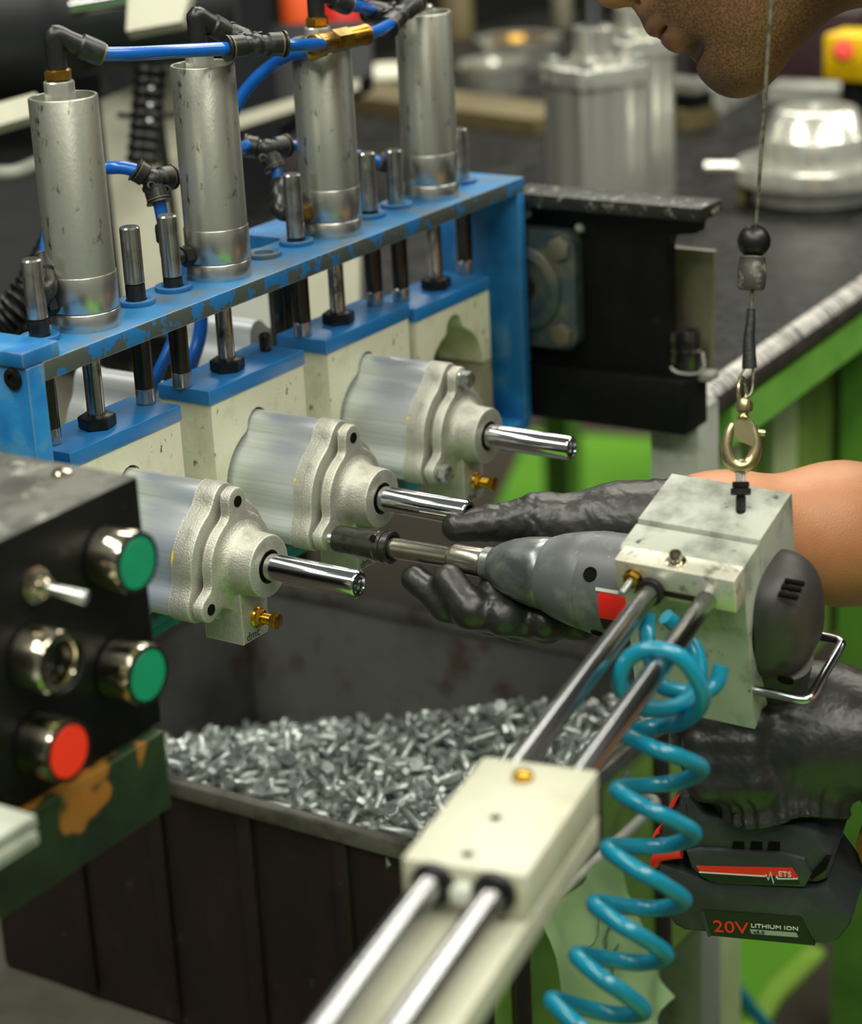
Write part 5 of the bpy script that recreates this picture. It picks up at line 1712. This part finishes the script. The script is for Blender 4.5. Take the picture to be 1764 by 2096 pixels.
bm = bprism([(1342, 1765), (1440, 1800), (1560, 1812), (1672, 1818), (1690, 1812), (1742, 1882), (1738, 1898), (1712, 1930), (1690, 1936), (1660, 1934), (1400, 1908), (1378, 1896), (1364, 1875), (1352, 1820)], -BD, 0.0, 0.004)
obj('shell', bm, M['battery'], bat)
bm = bprism([(1442, 1862), (1640, 1876), (1668, 1934), (1652, 1933), (1454, 1914), (1438, 1875)], -0.002, 0.0006, 0.0, 0.0)
obj('label_panel', bm, M['battery_panel'], bat)
bm = bprism([(1433, 1868), (1441, 1862), (1456, 1914), (1450, 1916)], -0.002, 0.0010)
obj('label_rib', bm, M['battery'], bat)
def btext(name, s, size, px, py, mt, tilt=0.0, k=0.0008, sx=1.0, shear=0.0):
    bm = B()
    x, y = bface(px, py)
    sh = Matrix(((sx, shear, 0, 0), (0, 1, 0, 0), (0, 0, 1, 0), (0, 0, 0, 1)))
    text_mesh(bm, s, size, BM_ @ Matrix.Translation((x, y, k)) @ Matrix.Rotation(tilt, 4, 'Z') @ sh)
    return obj(name, bm, mt, bat)
a0, a1 = Vector(bface(1462, 1905)), Vector(bface(1640, 1918))
tl = math.atan2((a1-a0).y, (a1-a0).x)
hgt = (Vector(bface(1462, 1880))-Vector(bface(1462, 1904))).length
btext('lettering_20V', '20V', hgt*1.38, 1460, 1905, M['red'], tl, sx=1.22)
btext('lettering', 'LITHIUM ION', hgt*0.44, 1537, 1896.5, M['white'], tl, sx=1.36)
bm = bprism([(1535, 1901), (1630, 1908), (1634, 1917), (1539, 1910)], 0.0005, 0.0009); obj('grey_strip', bm, M['pale'], bat)
btext('lettering', 'x5.0', hgt*0.36, 1542, 1908.5, M['battery_panel'], tl, k=0.0011, sx=1.4)
bm = B()
sweep(bm, catmull([BM_ @ Vector((*bface(1338, 1774), -0.004)), BM_ @ Vector((*bface(1346, 1757), -0.002)), BM_ @ Vector((*bface(1368, 1750), -0.001)), BM_ @ Vector((*bface(1394, 1747), -0.001))], 5), 0.0034, 12)
obj('red_latch', bm, M['red'], bat)
# foot of the tool above the battery
bm = bprism([(1338, 1730), (1352, 1690), (1392, 1632), (1410, 1632), (1440, 1668), (1500, 1682), (1628, 1690), (1660, 1700), (1694, 1745), (1704, 1765), (1690, 1809), (1672, 1816), (1560, 1811), (1440, 1796), (1405, 1775), (1398, 1745)], -BD+0.004, -0.0015, 0.006)
ft = obj('foot', bm, M['battery'], nt, label='dark foot with red stripe lettered ETS and three vents')
bm = bprism([(1404, 1742), (1430, 1735), (1600, 1744), (1648, 1757), (1662, 1790), (1648, 1816), (1470, 1809), (1436, 1796), (1415, 1775)], -0.004, 0.0012, 0.0022)
obj('side_panel', bm, M['battery'], ft)
bm = bprism([(1426, 1770), (1622, 1774), (1634, 1793), (1434, 1781)], 0.0008, 0.0018); obj('red_stripe', bm, M['red'], ft)
bm = bprism([(1434, 1783), (1634, 1795), (1638, 1808), (1470, 1803), (1450, 1798)], 0.0008, 0.0018); obj('black_stripe', bm, M['battery_panel'], ft)
bm = bprism([(1432, 1781), (1565, 1789), (1569, 1786), (1573, 1796), (1578, 1780), (1585, 1803), (1590, 1788), (1594, 1794), (1634, 1794.5), (1634, 1796.5), (1592, 1796.5), (1589, 1792), (1584, 1806), (1578, 1785), (1574, 1799), (1569, 1789.5), (1566, 1791.5), (1432, 1783)], 0.0012, 0.0021); obj('pulse_line', bm, M['white'], ft)
bm = B(); x, y = bface(1594, 1790.5); text_mesh(bm, 'ETS', hgt*0.62, BM_ @ Matrix.Translation((x, y, 0.0019)) @ Matrix.Rotation(tl, 4, 'Z')); obj('lettering', bm, M['white'], ft)
for x0 in (1497, 1534, 1570):
    bm = bprism([(x0+3, 1723), (x0+26, 1724), (x0+26, 1741), (x0, 1740)], -0.012, -0.0008, 0.0, -0.001); obj('vent_slot', bm, M['hole'], ft)
bm = bprism([(1656, 1795), (1690, 1754), (1699, 1760), (1690, 1780), (1662, 1800)], -0.01, 0.0006); obj('vent_slot', bm, M['hole'], ft)
bm = bprism([(1420, 1700), (1436, 1700), (1434, 1713), (1423, 1712)], -0.012, 0.0002); obj('vent_slot', bm, M['hole'], ft)
for pts in ([(1368, 1652), (1384, 1640), (1378, 1652), (1370, 1656)], [(1334, 1714), (1348, 1700), (1349, 1706), (1336, 1716)]):
    bm = bprism(pts, -0.01, -0.0005); obj('red_mark', bm, M['red'], ft)
# dark handle column between housing and foot, mostly inside the glove
hc0, hc1 = TM @ Vector((0, 0, 0.305)), BM_ @ Vector((0.005, 0.024, -BD/2))
hk_ = FWD*0.022
bm = B(); sweep(bm, catmull([hc0-Vector((0, 0, 0.026)), hc0.lerp(hc1, 0.5)+hk_, hc1+FWD*0.008], 8), 0.0155, 24); obj('handle', bm, M['tool_dark'], nt)
# end face of the battery, its green light put into the colour
bm = bprism([(1672, 1640), (1764, 1660), (1790, 1700), (1764, 1800), (1742, 1876), (1722, 1815), (1745, 1745), (1705, 1680)], -0.075, -0.05)
obj('green_lit_end_face', bm, M['green_plate'], bat)

# ------------------------------------------------------------------ the worker
def skin_mat():
    mt = bpy.data.materials.new('skin_with_stubble')
    mt.use_nodes = True
    nt_ = mt.node_tree; N, L = nt_.nodes, nt_.links
    b = N['Principled BSDF']
    b.inputs['Roughness'].default_value = 0.48
    b.inputs['Subsurface Weight'].default_value = 0.08
    b.inputs['Subsurface Radius'].default_value = (0.01, 0.004, 0.002)
    at_ = N.new('ShaderNodeAttribute'); at_.attribute_name = 'beard'
    tc = N.new('ShaderNodeTexCoord')
    n1 = N.new('ShaderNodeTexNoise'); n1.inputs['Scale'].default_value = 850; n1.inputs['Detail'].default_value = 2
    n2 = N.new('ShaderNodeTexNoise'); n2.inputs['Scale'].default_value = 60; n2.inputs['Detail'].default_value = 3
    L.new(tc.outputs['Object'], n1.inputs['Vector']); L.new(tc.outputs['Object'], n2.inputs['Vector'])
    r1 = N.new('ShaderNodeMapRange'); r1.inputs['From Min'].default_value = 0.40; r1.inputs['From Max'].default_value = 0.60
    L.new(n1.outputs['Fac'], r1.inputs['Value'])
    ml = N.new('ShaderNodeMath'); ml.operation = 'MULTIPLY_ADD'; ml.inputs[1].default_value = 0.42; ml.inputs[2].default_value = 0.56
    L.new(r1.outputs[0], ml.inputs[0])
    m2 = N.new('ShaderNodeMath'); m2.operation = 'MULTIPLY'
    sep = N.new('ShaderNodeSeparateColor'); L.new(at_.outputs['Color'], sep.inputs[0])
    L.new(ml.outputs[0], m2.inputs[0]); L.new(sep.outputs[0], m2.inputs[1])
    base = N.new('ShaderNodeMix'); base.data_type = 'RGBA'; base.inputs[6].default_value = hexc('#bd855c'); base.inputs[7].default_value = hexc('#ab7049'); L.new(n2.outputs['Fac'], base.inputs['Factor'])
    lip = N.new('ShaderNodeMix'); lip.data_type = 'RGBA'; L.new(base.outputs[2], lip.inputs[6]); lip.inputs[7].default_value = hexc('#9c5548'); L.new(sep.outputs[1], lip.inputs['Factor'])
    mx = N.new('ShaderNodeMix'); mx.data_type = 'RGBA'; L.new(lip.outputs[2], mx.inputs[6]); mx.inputs[7].default_value = hexc('#33261d'); L.new(m2.outputs[0], mx.inputs['Factor'])
    L.new(mx.outputs[2], b.inputs['Base Color'])
    bp = N.new('ShaderNodeBump'); bp.inputs['Strength'].default_value = 0.25; bp.inputs['Distance'].default_value = 0.001
    L.new(n1.outputs['Fac'], bp.inputs['Height']); L.new(bp.outputs[0], b.inputs['Normal'])
    return mt
M['skin'] = skin_mat()
HS = 1.13
HDP = 1.245
tw = math.radians(40)
HF = -RGT*math.cos(tw) - UPV*math.sin(tw)
HU = UPV*math.cos(tw) - RGT*math.sin(tw)
HLft = HU.cross(HF)
HO = P(1222, 8, HDP)
HMX = Matrix((HF, HLft, HU)).transposed().to_4x4()
HMX.translation = HO
def head_sdf(p):
    d = ell(p, (-.105, 0, .068), (.098, .076, .088))
    d = smin(d, ell(p, (-.064, 0, -.004), (.050, .056, .074)), .02)
    for s in (1, -1):
        d = smin(d, caps(p, (-.100, .050*s, -.030), (-.092, .047*s, -.046), .020, .018), .02)
        d = smin(d, caps(p, (-.092, .046*s, -.046), (-.038, .014*s, -.069), .018, .0145), .018)
        d = smin(d, ell(p, (-.050, .043*s, .004), (.022, .020, .022)), .02)
        d = smin(d, ell(p, (-.103, .074*s, .012), (.018, .010, .030)), .006)
    d = smin(d, ell(p, (-.062, 0, -.042), (.044, .044, .036)), .015)
    d = smin(d, ell(p, (-.0375, 0, -.0665), (.0180, .020, .0155)), .012)
    d = smin(d, ell(p, (-.0365, 0, -.026), (.0205, .028, .022)), .012)
    d = smin(d, caps(p, (-.040, -.030, .046), (-.040, .030, .046), .012, .012), .012)
    for s in (1, -1):
        d = smax(d, -ell(p, (-.026, .031*s, .030), (.014, .017, .011)), .008)
        d = smin(d, ell(p, (-.0395, .031*s, .030), (.0118, .0118, .0118)), .003)
    d = smin(d, caps(p, (-.036, 0, .040), (-.0135, 0, .0035), .0085, .0110), .009)
    d = smin(d, ell(p, (-.0125, 0, .0010), (.0118, .0105, .0100)), .005)
    for s in (1, -1):
        d = smin(d, ell(p, (-.0235, .0125*s, -.0025), (.0105, .0075, .0078)), .004)
        d = smax(d, -ell(p, (-.0170, .0068*s, -.0105), (.0058, .0034, .0050)), .002)
    d = smin(d, ell(p, (-.0225, 0, -.0265), (.0110, .022, .0058)), .005)
    d = smin(d, ell(p, (-.0258, 0, -.0385), (.0112, .020, .0064)), .004)
    d = smax(d, -ell(p, (-.0140, 0, -.0322), (.0085, .020, .0011)), .0022)
    d = smax(d, -ell(p, (-.0180, 0, -.0500), (.0090, .026, .0042)), .006)
    d = smin(d, caps(p, (-.112, 0, -.030), (-.225, 0, -.112), .050, .058), .022)
    return d
person = thing('worker', 'worker with dark stubble leaning over the tool, black gloves on both hands', 'person', (P(1985, 1500, 1.6).x, P(1985, 1500, 1.6).y, 0))
bm = B()
vs = from_nets(bm, head_sdf, (-.290, -.095, -.185), (.005, .095, .165), 0.0026)
nh = len(vs)
lay = bm.loops.layers.color.new('beard')
def sst(a, b, x):
    t_ = max(0.0, min(1.0, (x-a)/(b-a)))
    return t_*t_*(3-2*t_)
for f in bm.faces:
    for lp in f.loops:
        v = lp.vert.co
        be = sst(-.012, -.022, v.z)*sst(-.128, -.108, v.x) + 0.0
        ck = 1-sst(.0, .030, v.z+0.018-0.30*max(0, -v.x-.035))          # sideburn line rises towards the ear
        be = max(be*0.95, ck*sst(-.125, -.10, v.x)*0.85*sst(-.02, -.05, v.x))
        nk = sst(-.075, -.110, v.z)
        be *= (1-0.8*nk)
        lipm = max(0.0, 1-abs(v.z+.0385)/.0075)*max(0.0, 1-abs(v.y)/.022)*(1 if v.x > -.030 else 0)
        lipm = max(lipm, max(0.0, 1-abs(v.z+.0285)/.0050)*max(0.0, 1-abs(v.y)/.022)*(1 if v.x > -.028 else 0))
        be *= (1-min(1, 2.2*lipm))
        lp[lay] = (be, min(1, lipm*1.6), 0, 1)
bmesh.ops.transform(bm, matrix=HMX @ Matrix.Scale(HS, 4), verts=vs)
WR = P(1335, 1078, 1.335)
EL = P(2050, 1105, 1.42)
SHR = P(2290, 420, 1.50)
WL = P(1860, 1510, 1.225)
ELL = P(2260, 1500, 1.14)
SHL = P(2330, 420, 1.20)
def arms(p):
    d = caps(p, WR, P(1480, 1085, 1.345), .0255, .030)
    d = smin(d, caps(p, P(1480, 1085, 1.345), P(1720, 1092, 1.37), .030, .0385), .03)
    d = smin(d, caps(p, P(1720, 1092, 1.37), EL, .0385, .040), .03)
    d = smin(d, caps(p, EL, SHR, .040, .052), .03)
    return d
def arml(p):
    d = caps(p, WL, P(2000, 1505, 1.195), .029, .036)
    d = smin(d, caps(p, P(2000, 1505, 1.195), ELL, .036, .040), .03)
    d = smin(d, caps(p, ELL, SHL, .040, .052), .03)
    return d
def bounds(pts, m_):
    a = np.array([list(q) for q in pts])
    return a.min(0)-m_, a.max(0)+m_
lo, hi = bounds([WR, P(1480, 1085, 1.345), P(1720, 1092, 1.37), EL, SHR], .065)
from_nets(bm, arms, lo, hi, 0.0045)
lo, hi = bounds([WL, ELL, SHL], .065)
from_nets(bm, arml, lo, hi, 0.006)
bm.verts.ensure_lookup_table()
for v in bm.verts[nh:]:
    for lp in v.link_loops:
        lp[lay] = (0, 0, 0, 1)
obj('body', fix(bm), M['skin'], person, label='face with dark stubble and bare right forearm')
# shirt and trousers, outside the picture except the trouser leg
TO = [P(2300, 380, 1.35), P(2560, 900, 1.50), P(2560, 1500, 1.62)]
def shirt(p):
    d = caps(p, P(2290, 340, 1.24), P(2260, 360, 1.48), .062, .062)
    d = smin(d, caps(p, TO[0], TO[1], .10, .135), .05)
    d = smin(d, caps(p, TO[1], TO[2], .135, .14), .05)
    d = smin(d, caps(p, SHR, SHR.lerp(EL, 0.55), .068, .060), .03)
    d = smin(d, caps(p, SHL, SHL.lerp(ELL, 0.6), .068, .060), .03)
    d = smax(d, -(np.linalg.norm(p-np.array(P(2080, 200, 1.32)), axis=1)-.075), .01)
    return d
bm = B()
lo, hi = bounds(TO+[SHR, SHL, EL, ELL], .16)
from_nets(bm, shirt, lo, hi, 0.012, 2)
obj('shirt', fix(bm), M['shirt'], person)
FL1, FL2 = P(2010, 1760, 1.62), P(2260, 1760, 1.62)
def legs(p):
    d = caps(p, TO[2], TO[2]+Vector((0, 0, -0.06)), .142, .142)
    for q in (FL1, FL2):
        k_ = Vector((q.x, q.y, 0.48)); a_ = Vector((q.x+0.02, q.y, 0.09))
        d = smin(d, caps(p, TO[2].lerp(q, 0.55), k_, .095, .075), .04)
        d = smin(d, caps(p, k_, a_, .075, .062), .03)
    return d
lo, hi = bounds([TO[2], Vector((FL1.x, FL1.y, 0.09)), Vector((FL2.x, FL2.y, 0.09))], .17)
bm = B(); from_nets(bm, legs, lo, hi, 0.014, 2); obj('trousers', fix(bm), M['blue_cloth'], person)
for q in (FL1, FL2):
    def shoe(p, q=q):
        a_, b_ = np.array((q.x+0.03, q.y, 0.045)), np.array((q.x-0.12, q.y+0.12, 0.035))
        d = smin(caps(p, a_, b_, .046, .040), caps(p, (q.x+0.02, q.y, 0.05), (q.x+0.02, q.y, 0.12), .050, .052), .03)
        return np.maximum(d, 0.004-p[:, 2])
    lo, hi = bounds([Vector((q.x+0.03, q.y, 0.06)), Vector((q.x-0.12, q.y+0.12, 0.06))], .08)
    bm = B(); from_nets(bm, shoe, lo, hi, 0.008, 1); obj('shoe', fix(bm), M['rubber'], person)
# right glove: cradles the tool from behind and below
def wr(p, s, f, ax):
    return s*np.sin(p[:, 0]*f*ax[0]+p[:, 1]*f*ax[1]+p[:, 2]*f*ax[2])
def gloveR(p):
    # thumb along the far side
    d = caps(p, P(936, 1078, 1.335), P(1012, 1070, 1.335), .0098, .0112)
    d = smin(d, caps(p, P(1012, 1070, 1.335), P(1100, 1062, 1.335), .0112, .0135), .005)
    # palm
    pal = caps(p, P(1105, 1062, 1.338), P(1235, 1070, 1.338), .0155, .0185)
    pal = smin(pal, caps(p, P(1235, 1070, 1.338), P(1335, 1078, 1.335), .0185, .0215), .012)
    pal = smin(pal, caps(p, P(1130, 1120, 1.345), P(1290, 1160, 1.345), .017, .020), .02)
    pal = smin(pal, caps(p, P(1120, 1215, 1.335), P(1260, 1215, 1.335), .015, .017), .02)
    d = smin(d, pal, .010)
    fing = [((850, 1186, 1.318), (912, 1236, 1.305), (1010, 1262, 1.315), (1130, 1215, 1.335), .0088, .0104),
            ((918, 1187, 1.300), (962, 1248, 1.290), (1062, 1270, 1.305), (1170, 1215, 1.335), .0096, .0112),
            ((1010, 1205, 1.300), (1030, 1262, 1.287), (1118, 1275, 1.300), (1210, 1218, 1.335), .0094, .0108),
            ((1098, 1222, 1.300), (1112, 1272, 1.288), (1185, 1272, 1.300), (1250, 1218, 1.335), .0084, .0098)]
    for a, b, c, e, r0, r1 in fing:
        a, b, c, e = P(*a), P(*b), P(*c), P(*e)
        f = caps(p, a, b, r0, r1)
        f = smin(f, caps(p, b, c, r1, r1*1.04), .004)
        f = smin(f, caps(p, c, e, r1*1.04, r1*1.2), .006)
        d = smin(d, f, .0030)
    # creases at the thumb joints and base
    for a, r_ in ((P(1008, 1070, 1.335), .0122), (P(1016, 1069, 1.335), .0124), (P(1068, 1064, 1.335), .0138), (P(1092, 1060, 1.335), .0150)):
        t_ = np.array(RGT*0.96-UPV*0.02+FWD*0.1)
        u_ = (p-np.array(a))@t_ + 0.0018*np.sin((p@np.array(UPV))*520)
        rr_ = np.linalg.norm(p-np.array(a), axis=1)
        d = d+np.where(rr_ < .021, 0.0011*np.exp(-(u_/.0011)**2), 0)
    # loose wrinkled cuff
    cf = caps(p, P(1285, 1074, 1.338), P(1420, 1082, 1.340), .0265, .0325)
    ax = np.array(P(1420, 1082, 1.34)-P(1285, 1074, 1.338)); L_ = np.linalg.norm(ax); ax /= L_
    t_ = (p-np.array(P(1285, 1074, 1.338)))@ax
    cf = np.maximum(cf, t_-L_)
    cf = cf+0.0006*np.sin(t_*620+p[:, 2]*420+2.0*np.sin(p[:, 2]*150))*np.clip((t_-0.004)/0.012, 0, 1)
    d = smin(d, cf, .010)
    n_ = 0.00022*np.sin(p[:, 0]*420+p[:, 2]*330)*np.sin(p[:, 1]*390-p[:, 2]*210)
    return d+n_
lo, hi = bounds([P(850, 1186, 1.318), P(918, 1187, 1.29), P(1112, 1280, 1.288), P(1420, 1082, 1.34), P(1290, 1160, 1.345), P(936, 1078, 1.335)], .04)
bm = B(); from_nets(bm, gloveR, lo, hi, 0.0018); gr_ = obj('glove', fix(bm), M['glove'], person, label='black glove cradling the tool from behind, thumb along its far side')
# left glove: fist round the handle with a gathered cuff
HA = P(1560, 1400, 1.185); HB = P(1560, 1690, 1.215)
def gloveL(p):
    d = caps(p, P(1470, 1505, 1.259), P(1640, 1505, 1.244), .0280, .0310)
    d = smin(d, caps(p, P(1640, 1505, 1.244), P(1930, 1515, 1.224), .0310, .0400), .02)
    d = smin(d, caps(p, P(1600, 1440, 1.259), P(1690, 1440, 1.249), .0215, .0215), .02)
    kn = [((1452, 1478), (1448, 1490)), ((1436, 1520), (1440, 1525)), ((1432, 1562), (1442, 1566)), ((1444, 1602), (1452, 1604))]
    for i, (a, b) in enumerate(kn):
        f = caps(p, P(a[0]+95, a[1], 1.222), P(a[0], a[1], 1.232), .0108, .0100)
        f = smin(f, caps(p, P(a[0], a[1], 1.232), P(a[0]+14, a[1]+2, 1.272), .0100, .0092), .004)
        f = smin(f, caps(p, P(a[0]+14, a[1]+2, 1.272), P(a[0]+80, a[1]+4, 1.288), .0092, .0085), .004)
        d = smin(d, f, .004)
    th = smin(caps(p, P(1590, 1455, 1.244), P(1520, 1465, 1.266), .0125, .0112), caps(p, P(1520, 1465, 1.266), P(1455, 1490, 1.266), .0112, .0095), .004)
    d = smin(d, th, .006)
    # gathered skirt of the cuff hanging over the handle foot
    a, b = np.array(P(1590, 1480, 1.244)), np.array(P(1602, 1672, 1.244))
    ax = (b-a)/np.linalg.norm(b-a); L_ = np.linalg.norm(b-a)
    t_ = (p-a)@ax
    q = p-a-np.outer(t_, ax)
    e1 = np.array(RGT); e1 = e1-ax*(e1@ax); e1 /= np.linalg.norm(e1)
    e2 = np.cross(ax, e1)
    u, v = q@e1, q@e2
    ang = np.arctan2(v, u)
    rad = np.sqrt((u/1.22)**2+(v/0.92)**2)
    k_ = np.clip(t_/L_, 0, 1)
    rr = .0275+.0030*k_+(.0009+.0005*k_)*np.sin(ang*22+2*np.sin(ang*5))
    sk = np.maximum(rad-rr, np.maximum(-t_-0.004, t_-L_-0.0025*np.sin(ang*3+1)))*0.75
    d = smin(d, sk, .008)
    pl = 0.0004*np.sin(p[:, 2]*70+(p@np.array(RGT))*130)*np.sin((p@np.array(RGT))*170)
    return d+pl
lo, hi = bounds([P(1430, 1480, 1.20), P(1440, 1610, 1.29), P(1930, 1515, 1.22), P(1602, 1680, 1.245), P(1640, 1420, 1.245)], .042)
bm = B(); from_nets(bm, gloveL, lo, hi, 0.0018); obj('glove', fix(bm), M['glove'], person, label='black glove gripping the handle, with pleated gathered cuff')
